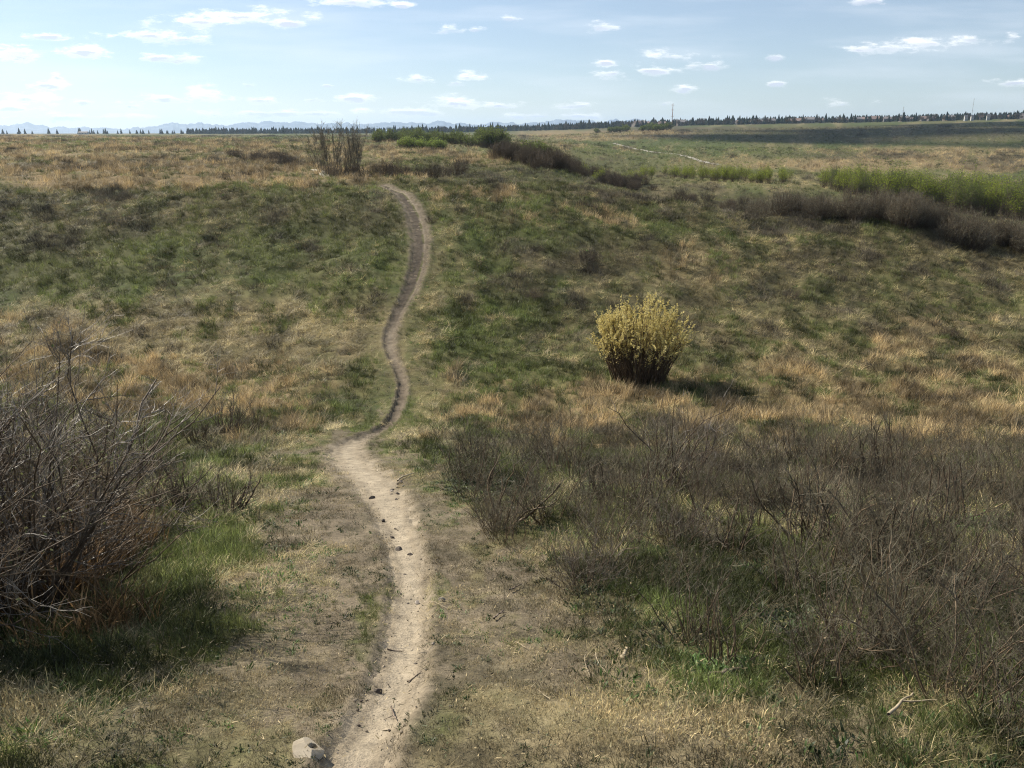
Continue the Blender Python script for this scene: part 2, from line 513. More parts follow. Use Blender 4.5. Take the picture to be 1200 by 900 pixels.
def mat_path():
    m, nt, N, L = new_mat('trodden_soil')
    out = N('ShaderNodeOutputMaterial')
    b = N('ShaderNodeBsdfPrincipled')
    b.inputs['Roughness'].default_value = 0.95
    b.inputs['Specular IOR Level'].default_value = 0.1
    at_ = N('ShaderNodeAttribute')
    at_.attribute_name = 'soil'
    geo = N('ShaderNodeNewGeometry')
    n1 = N('ShaderNodeTexNoise')
    n1.inputs['Scale'].default_value = 9
    n1.inputs['Detail'].default_value = 10
    n1.inputs['Roughness'].default_value = .7
    L(geo.outputs['Position'], n1.inputs['Vector'])
    n2 = N('ShaderNodeTexNoise')
    n2.inputs['Scale'].default_value = 90
    n2.inputs['Detail'].default_value = 5
    L(geo.outputs['Position'], n2.inputs['Vector'])
    mr = N('ShaderNodeMapRange')
    L(n1.outputs[0], mr.inputs[0])
    mr.inputs[1].default_value, mr.inputs[2].default_value, mr.inputs[3].default_value, mr.inputs[4].default_value = .32, .68, .72, 1.22
    mr2 = N('ShaderNodeMapRange')
    L(n2.outputs[0], mr2.inputs[0])
    mr2.inputs[1].default_value, mr2.inputs[2].default_value, mr2.inputs[3].default_value, mr2.inputs[4].default_value = .3, .7, .82, 1.16
    mm = N('ShaderNodeMath')
    mm.operation = 'MULTIPLY'
    L(mr.outputs[0], mm.inputs[0])
    L(mr2.outputs[0], mm.inputs[1])
    vm = N('ShaderNodeVectorMath')
    vm.operation = 'SCALE'
    L(at_.outputs['Color'], vm.inputs[0])
    L(mm.outputs[0], vm.inputs['Scale'])
    L(vm.outputs[0], b.inputs['Base Color'])
    ad = N('ShaderNodeMath')
    ad.operation = 'MULTIPLY_ADD'
    L(n1.outputs[0], ad.inputs[0])
    ad.inputs[1].default_value = 3.0
    L(n2.outputs[0], ad.inputs[2])
    bp = N('ShaderNodeBump')
    bp.inputs['Strength'].default_value = 0.6
    bp.inputs['Distance'].default_value = 0.012
    L(ad.outputs[0], bp.inputs['Height'])
    L(bp.outputs[0], b.inputs['Normal'])
    L(b.outputs[0], out.inputs['Surface'])
    return m


def mat_blade(name, trans=0.35, rough=0.55, spec=0.25):
    """grass blades: colour comes with each scattered tuft, varies from blade to blade."""
    m, nt, N, L = new_mat(name)
    out = N('ShaderNodeOutputMaterial')
    ti = N('ShaderNodeAttribute')
    ti.attribute_type = 'INSTANCER'
    ti.attribute_name = 'tint'
    rn = N('ShaderNodeAttribute')
    rn.attribute_name = 'rnd'
    mr = N('ShaderNodeMapRange')
    L(rn.outputs['Fac'], mr.inputs[0])
    mr.inputs[3].default_value, mr.inputs[4].default_value = .35, 1.75
    vm = N('ShaderNodeVectorMath')
    vm.operation = 'SCALE'
    L(ti.outputs['Color'], vm.inputs[0])
    L(mr.outputs[0], vm.inputs['Scale'])
    b = N('ShaderNodeBsdfPrincipled')
    b.inputs['Roughness'].default_value = rough
    b.inputs['Specular IOR Level'].default_value = spec
    L(vm.outputs[0], b.inputs['Base Color'])
    tr = N('ShaderNodeBsdfTranslucent')
    L(vm.outputs[0], tr.inputs['Color'])
    mx = N('ShaderNodeMixShader')
    mx.inputs[0].default_value = trans
    L(b.outputs[0], mx.inputs[1])
    L(tr.outputs[0], mx.inputs[2])
    L(mx.outputs[0], out.inputs['Surface'])
    return m


def mat_plain(name, c1, c2, scale=6.0, rough=0.8, spec=0.2, trans=0.0, bump=0.0, coord='Object'):
    m, nt, N, L = new_mat(name)
    out = N('ShaderNodeOutputMaterial')
    b = N('ShaderNodeBsdfPrincipled')
    b.inputs['Roughness'].default_value = rough
    b.inputs['Specular IOR Level'].default_value = spec
    tc = N('ShaderNodeTexCoord')
    n = N('ShaderNodeTexNoise')
    n.inputs['Scale'].default_value = scale
    n.inputs['Detail'].default_value = 5
    L(tc.outputs[coord], n.inputs['Vector'])
    mr = N('ShaderNodeMapRange')
    L(n.outputs[0], mr.inputs[0])
    mr.inputs[1].default_value, mr.inputs[2].default_value = .35, .65
    mx = N('ShaderNodeMix')
    mx.data_type = 'RGBA'
    L(mr.outputs[0], mx.inputs[0])
    mx.inputs[6].default_value = (*c1, 1)
    mx.inputs[7].default_value = (*c2, 1)
    L(mx.outputs[2], b.inputs['Base Color'])
    if bump:
        bp = N('ShaderNodeBump')
        bp.inputs['Strength'].default_value = bump
        bp.inputs['Distance'].default_value = 0.01
        L(n.outputs[0], bp.inputs['Height'])
        L(bp.outputs[0], b.inputs['Normal'])
    if trans:
        tr = N('ShaderNodeBsdfTranslucent')
        L(mx.outputs[2], tr.inputs['Color'])
        ms = N('ShaderNodeMixShader')
        ms.inputs[0].default_value = trans
        L(b.outputs[0], ms.inputs[1])
        L(tr.outputs[0], ms.inputs[2])
        L(ms.outputs[0], out.inputs['Surface'])
    else:
        L(b.outputs[0], out.inputs['Surface'])
    return m


# ---------------------------------------------------------------- mesh helpers
def mesh_from(name, verts, faces, mats, attrs=None, mat_index=None, shade=False):
    """verts (n,3); faces (m,3) or (m,4) array of indices, or a list of such arrays."""
    me = bpy.data.meshes.new(name)
    verts = np.asarray(verts, np.float32)
    if not isinstance(faces, list):
        faces = [faces]
    faces = [np.asarray(f, np.int32) for f in faces if len(f)]
    me.vertices.add(len(verts))
    me.vertices.foreach_set('co', verts.ravel())
    nl = sum(f.size for f in faces)
    nf = sum(len(f) for f in faces)
    me.loops.add(nl)
    me.loops.foreach_set('vertex_index', np.concatenate([f.ravel() for f in faces]))
    me.polygons.add(nf)
    sizes = np.concatenate([np.full(len(f), f.shape[1], np.int32) for f in faces])
    me.polygons.foreach_set('loop_start', np.concatenate([[0], np.cumsum(sizes)[:-1]]).astype(np.int32))
    if shade:
        me.polygons.foreach_set('use_smooth', np.ones(nf, bool))
    else:
        me.polygons.foreach_set('use_smooth', np.zeros(nf, bool))
    for m in (mats if isinstance(mats, (list, tuple)) else [mats]):
        me.materials.append(m)
    if mat_index is not None:
        me.polygons.foreach_set('material_index', np.asarray(mat_index, np.int32))
    me.update(calc_edges=True)
    for k, v in (attrs or {}).items():
        v = np.asarray(v, np.float32)
        if v.ndim == 2:
            a = me.attributes.new(k, 'FLOAT_COLOR', 'POINT')
            a.data.foreach_set('color', np.concatenate([v, np.ones((len(v), 1), np.float32)], 1).ravel())
        else:
            a = me.attributes.new(k, 'FLOAT', 'POINT')
            a.data.foreach_set('value', v)
    return me


def link(name, data, parent=None):
    o = bpy.data.objects.new(name, data)
    COL.objects.link(o)
    if parent is not None:
        o.parent = parent
    return o


def tag(o, label=None, cat=None, group=None, kind=None):
    for k, v in (('label', label), ('category', cat), ('group', group), ('kind', kind)):
        if v:
            o[k] = v
    return o


def thing(name, label, cat, loc, rz=0.0, group=None):
    o = bpy.data.objects.new(name, None)
    COL.objects.link(o)
    o.empty_display_size = 0.2
    o.location = loc
    o.rotation_euler = (0, 0, rz)
    return tag(o, label, cat, group)


def copy_thing(src, loc, rz, sc=1.0, label=None, group=None):
    r = src.copy()
    COL.objects.link(r)
    r.location = loc
    r.rotation_euler = (0, 0, rz)
    r.scale = (sc, sc, sc) if isinstance(sc, (int, float)) else sc
    if label:
        r['label'] = label
    if group:
        r['group'] = group
    for ch in list(src.children):
        c = ch.copy()
        COL.objects.link(c)
        c.parent = r
    return r


class Tubes:
    def __init__(self, sides=3):
        self.v, self.f, self.n, self.s = [], [], 0, sides

    def add(self, pts, r0, r1):
        pts = np.asarray(pts, float)
        n, s = len(pts), self.s
        tan = np.gradient(pts, axis=0)
        tan /= np.linalg.norm(tan, axis=1)[:, None] + 1e-9
        ref = np.array([0.3, 0.9, 0.2]) if abs(tan[0] @ np.array([0.3, 0.9, 0.2])) < .9 else np.array([1., 0, 0])
        a = np.cross(tan, ref)
        a /= np.linalg.norm(a, axis=1)[:, None] + 1e-9
        b = np.cross(tan, a)
        rr = np.linspace(r0, r1, n)[:, None, None]
        ang = np.arange(s) / s * 2 * math.pi
        ring = pts[:, None, :] + rr * (np.cos(ang)[None, :, None] * a[:, None, :] + np.sin(ang)[None, :, None] * b[:, None, :])
        self.v.append(ring.reshape(-1, 3))
        i = np.arange(n - 1)[:, None] * s
        j = np.arange(s)[None, :]
        k = (j + 1) % s
        q = np.stack([i + j, i + k, i + s + k, i + s + j], -1).reshape(-1, 4) + self.n
        self.f.append(q)
        self.n += n * s

    def mesh(self, name, mat):
        return mesh_from(name, np.concatenate(self.v), np.concatenate(self.f), mat, shade=True)


class Leaves:
    """small diamond leaves"""
    def __init__(self):
        self.c, self.l, self.w, self.d = [], [], [], []

    def add(self, c, d, l, w):
        self.c.append(c)
        self.d.append(d)
        self.l.append(l)
        self.w.append(w)

    def mesh(self, name, mat, seed=1):
        rng = np.random.default_rng(seed)
        c, d = np.array(self.c), np.array(self.d, float)
        l, w = np.array(self.l)[:, None], np.array(self.w)[:, None]
        d /= np.linalg.norm(d, axis=1)[:, None] + 1e-9
        r = rng.normal(size=d.shape)
        s = np.cross(d, r)
        s /= np.linalg.norm(s, axis=1)[:, None] + 1e-9
        nrm = np.cross(d, s)
        v = np.stack([c, c + d * l * .5 + s * w * .5 + nrm * w * .15, c + d * l, c + d * l * .5 - s * w * .5 + nrm * w * .15], 1).reshape(-1, 3)
        f = np.arange(len(c) * 4).reshape(-1, 4)
        return mesh_from(name, v, f, mat)


def unit(v):
    return v / (np.linalg.norm(v) + 1e-9)


def wander(rng, p, d, length, n, jit, lift=0.0):
    pts = [np.array(p, float)]
    d = unit(np.array(d, float))
    for _ in range(n):
        d = unit(d + rng.normal(size=3) * jit + np.array([0, 0, lift]))
        pts.append(pts[-1] + d * length / n)
    return np.array(pts)


# ---------------------------------------------------------------- ground sheet
M_GROUND, M_PATH = mat_ground(), mat_path()


def build_ground():
    rr = np.concatenate([np.geomspace(.2, 1.2, 24, endpoint=False), np.geomspace(1.2, 60, 420, endpoint=False), np.geomspace(60, 1600, 190, endpoint=False), np.geomspace(1600, 11400, 40)])
    ph = np.concatenate([np.linspace(-.74, .74, 660, endpoint=False), np.linspace(.74, 2 * math.pi - .74, 110, endpoint=False)])
    R, P = np.meshgrid(rr, ph, indexing='ij')
    x, y = R * np.sin(P), R * np.cos(P)
    z = ground_z(x, y)
    c = cover(x, y, z)
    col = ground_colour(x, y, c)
    nr, na = R.shape
    v = np.stack([x, y, z], -1).reshape(-1, 3)
    i, j = np.meshgrid(np.arange(nr - 1), np.arange(na), indexing='ij')
    k = (j + 1) % na
    f = np.stack([i * na + j, (i + 1) * na + j, (i + 1) * na + k, i * na + k], -1).reshape(-1, 4)[:, ::-1]
    # centre fan
    v = np.vstack([v, [0, 0, float(ground_z(np.array([0.]), np.array([.05]))[0])]])
    jj = np.arange(na)
    fan = np.stack([np.full(na, nr * na), jj, (jj + 1) % na], -1)[:, ::-1]
    cc = np.vstack([col.reshape(-1, 3), C_STRAW * .6])
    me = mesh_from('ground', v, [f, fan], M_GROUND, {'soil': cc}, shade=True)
    tag(link('ground', me), kind='structure')


build_ground()


def build_path():
    n = len(PATH)
    ctr = resample(PATH, 0.035)
    tang = np.gradient(ctr[:, :2], axis=0)
    tang /= np.linalg.norm(tang, axis=1)[:, None]
    nor = np.stack([tang[:, 1], -tang[:, 0]], 1)
    s = np.linspace(-1.75, 1.75, 37)
    x = ctr[:, 0:1] + nor[:, 0:1] * s * ctr[:, 2:3]
    y = ctr[:, 1:2] + nor[:, 1:2] * s * ctr[:, 2:3]
    g = ground_z(x, y)
    edge = np.abs(s)[None, :] + (fbm(x * 7, y * 7, 71, 4) - .5) * .7
    z = g + 0.009 - 0.034 * smooth(.7, 1.7, edge) + ((fbm(x * 16, y * 16, 75, 3) - .5) * .014 + (fbm(x * 6, y * 6, 77, 3) - .5) * .022) * (1 - smooth(.6, 1.1, edge)) * (1 - .85 * ctr[:, 3:4])
    # a second, higher rut on the right of the climbing half
    dk = ctr[:, 3:4] * np.ones_like(s)
    rut = np.exp(-((s[None, :] - .55) / .16) ** 2) * smooth(.3, .8, dk) * smooth(25, 29, y)
    lip = np.exp(-((s[None, :] - .95) / .2) ** 2) * smooth(.3, .8, dk)
    n1 = fbm(x * 3, y * 3, 81, 4)
    w = np.clip(dk * (.75 + .5 * n1) - .75 * rut * n1 - .5 * lip * n1, 0, 1)
    centre = 1 - smooth(.25, .95, np.abs(s)[None, :] + (n1 - .5) * .5)
    dust = C_DIRT * 1.3 + (C_DUST * 1.02 - C_DIRT * 1.3) * centre[..., None]
    col = dust * (1 - w[..., None]) + C_DARKSOIL * w[..., None]
    damp = np.clip(smooth(24, 28, y) * (1 - smooth(.1, .45, s))[None, :] * (.6 + .8 * n1), 0, 1)[..., None]
    col = col * (1 - damp) + np.array([.078, .064, .048]) * damp
    strip = (np.exp(-((s[None, :] - .34 - (n1 - .5) * .3) / .17) ** 2) * smooth(26, 30, y) * smooth(.35, .6, fbm(x * 2, y * 2, 87, 3) + .15))[..., None]
    col = col * (1 - strip) + C_OLIVE * .8 * strip
    out = smooth(.45, 1.1, np.abs(s)[None, :] + (n1 - .5) * .6)[..., None]
    col = col * (1 - out) + ground_colour(x, y, cover(x, y, z)) * out
    nr, na = x.shape
    i, j = np.meshgrid(np.arange(nr - 1), np.arange(na - 1), indexing='ij')
    f = np.stack([i * na + j, i * na + j + 1, (i + 1) * na + j + 1, (i + 1) * na + j], -1).reshape(-1, 4)[:, ::-1]
    v = np.stack([x, y, z], -1).reshape(-1, 3)
    me = mesh_from('path', v, f, M_PATH, {'soil': col.reshape(-1, 3)}, shade=True)
    tag(link('path', me), kind='structure')


build_path()


def ribbon_path(name, pts, width, colour):
    p = []
    for px, py in pts:
        x, y = at(px, py, 20)
        p.append((x, y))
    p = np.array(p)
    for _ in range(3):
        p[1:-1] = (p[:-2] + 2 * p[1:-1] + p[2:]) / 4
    ctr = resample(p, 0.8)
    tang = np.gradient(ctr, axis=0)
    tang /= np.linalg.norm(tang, axis=1)[:, None]
    nor = np.stack([tang[:, 1], -tang[:, 0]], 1)
    s = np.linspace(-1, 1, 5)
    wob = 1 + .25 * (vnoise(np.arange(len(ctr)) * .3, np.zeros(len(ctr)), 4)[:, None] - .5)
    x = ctr[:, 0:1] + nor[:, 0:1] * s * width * .5 * wob
    y = ctr[:, 1:2] + nor[:, 1:2] * s * width * .5 * wob
    z = ground_z(x, y) + .06
    nr, na = x.shape
    i, j = np.meshgrid(np.arange(nr - 1), np.arange(na - 1), indexing='ij')
    f = np.stack([i * na + j, i * na + j + 1, (i + 1) * na + j + 1, (i + 1) * na + j], -1).reshape(-1, 4)[:, ::-1]
    v = np.stack([x, y, z], -1).reshape(-1, 3)
    me = mesh_from(name, v, f, M_PATH, {'soil': np.broadcast_to(np.array(colour), (len(v), 3))}, shade=True)
    tag(link(name, me), kind='structure')


ribbon_path('gravel_path', [(719, 168), (735, 172), (752, 177), (766, 180), (785, 180), (800, 180), (808, 183), (815, 189), (826, 192), (842, 193)], 1.25, (.34, .32, .27))
ribbon_path('side_path', [(362, 199), (370, 201), (379, 204), (385, 208)], .5, (.5, .47, .38))


# ---------------------------------------------------------------- mountains, haze
def build_mountains():
    rng = np.random.default_rng(3)
    D = 8000.0
    px = np.linspace(-200, 800, 700)
    top = np.interp(px, [-900, -300, -60, 0, 25, 45, 75, 110, 140, 165, 200, 232, 262, 300, 340, 380, 430, 470, 500, 512, 530, 560, 585, 605, 630, 655, 665, 690, 705, 722, 728, 745, 758, 775, 800],
                    [146, 144, 147, 147.5, 143, 147, 149, 149, 151, 149, 145.5, 144.5, 146, 143, 143, 145, 145, 143, 145, 140, 144, 145, 142, 145.5, 144, 140.5, 139, 142, 144, 139, 143, 140, 141.5, 147, 152])
    top = top + (fbm(px * .12, px * 0, 5, 5, .65) - .5) * 6.5
    n = 14
    V = []
    for k in range(n):
        q = k / (n - 1)
        dep = D + q * 1000
        for i, p in enumerate(px):
            t, e = pix_dir(p, top[i])
            hgt = (e * (D + 1000)) + EYE
            prof = q ** 1.0
            ridge = 1 - .45 * abs(math.sin(p * .11 + 2.1 * vnoise(np.array([p * .02]), np.array([0.5]), 9)[0] * 6)) * (1 - q)
            V.append((t * dep, dep, -30 + (hgt + 30) * prof * (ridge if 0 < k < n - 1 else 1)))
    V = np.array(V)
    m = len(px)
    i, j = np.meshgrid(np.arange(n - 1), np.arange(m - 1), indexing='ij')
    f = np.stack([i * m + j, i * m + j + 1, (i + 1) * m + j + 1, (i + 1) * m + j], -1).reshape(-1, 4)
    # far side, so that the range has a back
    b = V[-m:].copy()
    b[:, 1] += 1200
    b[:, 0] *= (D + 2200) / (D + 1000)
    b[:, 2] = -30
    base = len(V)
    V = np.vstack([V, b])
    jj = np.arange(m - 1)
    f2 = np.stack([(n - 1) * m + jj, (n - 1) * m + jj + 1, base + jj + 1, base + jj], -1)
    mt, nt, N, L = new_mat('haze_blue_rock')
    out = N('ShaderNodeOutputMaterial')
    bs = N('ShaderNodeBsdfPrincipled')
    bs.inputs['Roughness'].default_value = .95
    geo = N('ShaderNodeNewGeometry')
    mp = N('ShaderNodeMapping')
    mp.inputs['Scale'].default_value = (.004, .004, .012)
    L(geo.outputs['Position'], mp.inputs[0])
    no = N('ShaderNodeTexNoise')
    no.inputs['Scale'].default_value = 2.0
    no.inputs['Detail'].default_value = 6
    L(mp.outputs[0], no.inputs['Vector'])
    mr = N('ShaderNodeMapRange')
    L(no.outputs[0], mr.inputs[0])
    mr.inputs[1].default_value, mr.inputs[2].default_value = .5, .62
    mx = N('ShaderNodeMix')
    mx.data_type = 'RGBA'
    L(mr.outputs[0], mx.inputs[0])
    mx.inputs[6].default_value = (.022, .046, .105, 1)  # blue of distant haze put into the rock colour
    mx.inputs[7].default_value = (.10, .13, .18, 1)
    L(mx.outputs[2], bs.inputs['Base Color'])
    L(bs.outputs[0], out.inputs['Surface'])
    tag(link('mountains', mesh_from('mountains', V, [f, f2], mt)), kind='structure')


build_mountains()


def build_haze():
    x0, x1, y0, y1, z0, z1 = -11600, 11600, -11600, 11600, -60, 185
    v = [(x, y, z) for x in (x0, x1) for y in (y0, y1) for z in (z0, z1)]
    f = [(0, 1, 3, 2), (4, 6, 7, 5), (0, 4, 5, 1), (2, 3, 7, 6), (0, 2, 6, 4), (1, 5, 7, 3)]
    m, nt, N, L = new_mat('haze_air')
    out = N('ShaderNodeOutputMaterial')
    pv = N('ShaderNodeVolumePrincipled')
    pv.inputs['Color'].default_value = (.58, .76, 1.0, 1)
    pv.inputs['Density'].default_value = HAZE
    pv.inputs['Anisotropy'].default_value = 0.3
    L(pv.outputs[0], out.inputs['Volume'])
    tag(link('haze', mesh_from('haze', v, np.array(f), m)), kind='stuff')


HAZE = 1.0e-4
build_haze()


# ---------------------------------------------------------------- grass
M_GRASS = mat_blade('grass_blade', .45, .5, .3)
M_DRY = mat_blade('dry_blade', .30, .55, .3)
M_WEED = mat_blade('weed_leaf', .35, .5, .3)
M_HEATH = mat_blade('heath_twig', .05, .7, .2)


def tuft(name, mat, n, h, spread, width, lean, bend, seed, nseg=3, hvar=.5, flat=0.0):
    rng = np.random.default_rng(seed)
    V, F, Rn = [], [], []
    k = 0
    for _ in range(n):
        a = rng.uniform(0, 2 * math.pi)
        r = spread * math.sqrt(rng.uniform())
        p = np.array([r * math.cos(a), r * math.sin(a), -.012])
        out = rng.uniform(0, 2 * math.pi) if rng.uniform() < .5 else a
        ln = h * rng.uniform(1 - hvar, 1 + hvar * .6)
        th = lean * rng.uniform(.4, 1.4)
        w = width * rng.uniform(.6, 1.3)
        side = np.array([-math.sin(out + rng.normal() * .6), math.cos(out + rng.normal() * .6), 0])
        rv = rng.uniform()
        pts = []
        for s in range(nseg + 1):
            pts.append(p.copy())
            d = np.array([math.sin(th) * math.cos(out), math.sin(th) * math.sin(out), math.cos(th) * (1 - flat)])
            p = p + d * ln / nseg
            p[2] = max(p[2], .004)
            th += bend * rng.uniform(.5, 1.4) / nseg
        for s, q in enumerate(pts[:-1]):
            ww = w * (1 - .75 * (s / nseg) ** 1.5)
            V += [q - side * ww * .5, q + side * ww * .5]
            Rn += [rv, rv]
        V.append(pts[-1])
        Rn.append(rv)
        for s in range(nseg - 1):
            F.append(np.array([[k + 2 * s, k + 2 * s + 1, k + 2 * s + 3], [k + 2 * s, k + 2 * s + 3, k + 2 * s + 2]]))
        F.append(np.array([[k + 2 * nseg - 2, k + 2 * nseg - 1, k + 2 * nseg]]))
        k += 2 * nseg + 1
    return mesh_from(name, V, np.concatenate(F), mat, {'rnd': np.array(Rn)})


def scatter_group(name, meshes):
    coll = bpy.data.collections.new(name + '_tufts')
    for i, me in enumerate(meshes):
        coll.objects.link(bpy.data.objects.new('%s_tuft.%03d' % (name, i), me))
    ng = bpy.data.node_groups.new(name + '_scatter', 'GeometryNodeTree')
    ng.interface.new_socket('Geometry', in_out='INPUT', socket_type='NodeSocketGeometry')
    ng.interface.new_socket('Geometry', in_out='OUTPUT', socket_type='NodeSocketGeometry')
    N, L = ng.nodes.new, ng.links.new
    gi, go = N('NodeGroupInput'), N('NodeGroupOutput')
    ci = N('GeometryNodeCollectionInfo')
    ci.inputs['Collection'].default_value = coll
    ci.inputs['Separate Children'].default_value = True
    ci.inputs['Reset Children'].default_value = True
    iop = N('GeometryNodeInstanceOnPoints')
    iop.inputs['Pick Instance'].default_value = True

    def named(nm, ty):
        n = N('GeometryNodeInputNamedAttribute')
        n.data_type = ty
        n.inputs['Name'].default_value = nm
        return n.outputs['Attribute']
    L(gi.outputs[0], iop.inputs['Points'])
    L(ci.outputs[0], iop.inputs['Instance'])
    L(named('which', 'INT'), iop.inputs['Instance Index'])
    L(named('turn', 'FLOAT_VECTOR'), iop.inputs['Rotation'])
    L(named('size', 'FLOAT'), iop.inputs['Scale'])
    L(iop.outputs[0], go.inputs[0])
    return ng


def scatter(name, meshes, pos, turn, size, which, tint, label, cat):
    me = bpy.data.meshes.new(name)
    me.vertices.add(len(pos))
    me.vertices.foreach_set('co', np.asarray(pos, np.float32).ravel())
    a = me.attributes.new('turn', 'FLOAT_VECTOR', 'POINT')
    a.data.foreach_set('vector', np.asarray(turn, np.float32).ravel())
    a = me.attributes.new('size', 'FLOAT', 'POINT')
    a.data.foreach_set('value', np.asarray(size, np.float32))
    a = me.attributes.new('which', 'INT', 'POINT')
    a.data.foreach_set('value', np.asarray(which, np.int32))
    a = me.attributes.new('tint', 'FLOAT_COLOR', 'POINT')
    a.data.foreach_set('color', np.concatenate([tint, np.ones((len(tint), 1))], 1).astype(np.float32).ravel())
    o = link(name, me)
    tag(o, label, cat, kind='stuff')
    md = o.modifiers.new('scatter', 'NODES')
    md.node_group = scatter_group(name, meshes)
    return o


def sample_ground():
    bands = [(.5, 1.3, 1.8, 700), (1.3, 2.6, 1.5, 1500), (2.6, 5, 1.25, 900), (5, 9, 1.05, 340), (9, 16, .9, 80), (16, 28, .8, 46), (28, 48, .8, 23), (48, 80, .8, 5.5), (80, 150, .8, 1.6), (150, 300, .8, .42), (300, 650, .8, .08)]
    X, Y = [], []
    for (a, b, tm, dens) in bands:
        n = int(tm * (b * b - a * a) * dens)
        d = np.sqrt(RNG.uniform(a * a, b * b, n))
        t = RNG.uniform(-tm, tm, n)
        X.append(t * d)
        Y.append(d)
    # thin cover beside and behind the camera
    n = 3500
    a = RNG.uniform(.9, 2 * math.pi - .9, n)
    r = 6 * np.sqrt(RNG.uniform(.004, 1, n))
    X.append(r * np.sin(a))
    Y.append(r * np.cos(a))
    return np.concatenate(X), np.concatenate(Y)


def build_grass():
    x, y = sample_ground()
    z = ground_z(x, y)
    c = cover(x, y, z)
    r = np.hypot(x, y)
    n = len(x)
    cs_ = 2.3 / (1 + np.maximum(r - 6, 0) * .032)
    mott = fbm(x * cs_, y * cs_ * .8, 191, 3) + RNG.normal(size=n) * .075
    u = np.empty(n)
    u[np.argsort(mott)] = (np.arange(n) + .5) / n
    n1 = fbm(x * .9 / (1 + r * .05), y * .9 / (1 + r * .05), 91, 4)
    n2 = fbm(x * 2.2 / (1 + r * .03), y * 2.2 / (1 + r * .03), 95, 3)
    # thin out on bare soil, nothing on the path
    keep = RNG.uniform(size=n) > np.clip(np.maximum(c['bare'] * .18, c['path'] * 1.5), 0, 1)
    keep &= ~((c['path'] > .48 + .22 * c['dark']))
    # weights of the kinds: green, matted straw, tall orange, weed, heath, short turf
    w = np.zeros((n, 6))
    near = 1 - smooth(6, 12, r)
    w[:, 0] = .28 + .55 * smooth(.4, .65, n1) + 1.35 * c['lush'] * (.1 + 1.3 * smooth(.38, .62, n2))
    w[:, 1] = .22 + .35 * smooth(.45, .65, n2) + 1.5 * c['straw'] + .18 * c['short']
    w[:, 2] = 1.05 * c['orange'] * (.2 + 1.2 * smooth(.35, .65, n2))
    w[:, 3] = (.22 + .3 * c['lush'] + .2 * c['bare']) * near + .02
    w[:, 4] = (.10 + .42 * c['brown'] * (.3 + n1) * np.where(c['px'] < 470, .5, 1) + .12 * smooth(.55, .7, n2)) * smooth(5, 9, r)
    w[:, 5] = (2.6 * c['short'] + 1.6 * c['bare']) * (1 - smooth(9, 14, r))
    apart = np.abs(path_dist(x, y)[0]) - .25
    w[:, 2] *= smooth(.5, 1.8, apart)
    w[:, 4] *= smooth(.5, 1.5, apart)
    w[:, 1] *= 1 - .45 * c['lush']
    w[:, 4] *= 1 - .6 * c['lush']
    w[:, 0] *= 1 - .62 * np.clip(np.maximum(c['short'], c['bare']) - c['lush'], 0, 1)
    w[:, 2] *= 1 - near * np.where(c['px'] < 200, .0, .85)
    cum = np.cumsum(w, 1)
    pick = (u[:, None] * cum[:, -1:] > cum).sum(1)
    pick = np.clip(pick, 0, 5)
    grow = np.interp(r, [1, 5, 12, 25, 50, 100, 200, 400, 700], [.40, .58, .95, 1.35, 1.7, 2.2, 3.2, 4.6, 6])
    turn = np.stack([RNG.normal(size=n) * .24, RNG.normal(size=n) * .24, RNG.uniform(0, 2 * math.pi, n)], 1)
    val = (RNG.uniform(.6, 1.4, n) * (.42 + 1.2 * smooth(.3, .7, fbm(x * 2.8 / (1 + r * .025), y * 2.8 / (1 + r * .025), 231, 3))))[:, None]
    hue = RNG.uniform(size=n)
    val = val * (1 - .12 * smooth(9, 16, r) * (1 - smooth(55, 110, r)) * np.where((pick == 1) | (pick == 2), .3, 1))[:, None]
    pos = np.stack([x, y, z], 1)

    def emit(name, k, meshes, colour, smin, smax, label, cat, extra=1.0):
        m = keep & (pick == k)
        q = int(m.sum())
        sz = RNG.uniform(smin, smax, q) * grow[m] * extra
        sz = sz * (.50 + .50 * smooth(.05, .9, apart[m])) * (1 - .45 * np.clip(np.maximum(c['bare'], c['short'])[m], 0, 1) * (k == 0)) * (1 + .05 * c['lush'][m] * ((c['px'][m] > 600) & (r[m] < 6)) * (k == 0))
        if k == 2:
            sz = np.where((c['px'][m] < 200) & (r[m] < 8), np.maximum(sz, .5) * 1.9, sz)
        if k == 1:
            sz = sz * np.where(r[m] < 5, .8, 1)
        scatter(name, meshes, pos[m], turn[m], sz, RNG.integers(0, len(meshes), q), colour[m] * val[m], label, cat)

    cg = mixc(np.broadcast_to(C_GREEN * 1.25, (n, 3)), C_OLIVE * 1.35, hue * .75)
    cg = mixc(cg, C_LUSH * 1.35, np.clip(c['lush'] * 1.1, 0, 1) * (.35 + .55 * hue[::-1]))
    cg = mixc(cg, C_BROWN * .95, c['brown'] * .55)
    cs = mixc(np.broadcast_to(C_STRAW * 1.05, (n, 3)), C_OLIVE * 1.7, hue * .6)
    cs = mixc(cs, C_OLIVE, c['brown'] * .6)
    co = mixc(np.broadcast_to(C_ORANGE * 1.1, (n, 3)), C_STRAW, hue * .5)
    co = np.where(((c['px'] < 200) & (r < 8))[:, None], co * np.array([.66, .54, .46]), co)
    cw = mixc(np.broadcast_to(np.array([.10, .13, .06]), (n, 3)), np.array([.06, .12, .025]), hue)
    ch = mixc(np.broadcast_to(C_BROWN * 1.35, (n, 3)), np.array([.17, .155, .115]), hue * .7)
    ct = mixc(np.broadcast_to(C_STRAW * .95, (n, 3)), np.array([.16, .15, .08]), smooth(.3, .8, hue) * .9)
    emit('grass', 0, [tuft('grass', M_GRASS, 26, .13, .075, .0055, .35, .9, 100 + i) for i in range(4)], cg, .7, 1.35, 'green spring grass growing over the slopes and flats', 'grass')
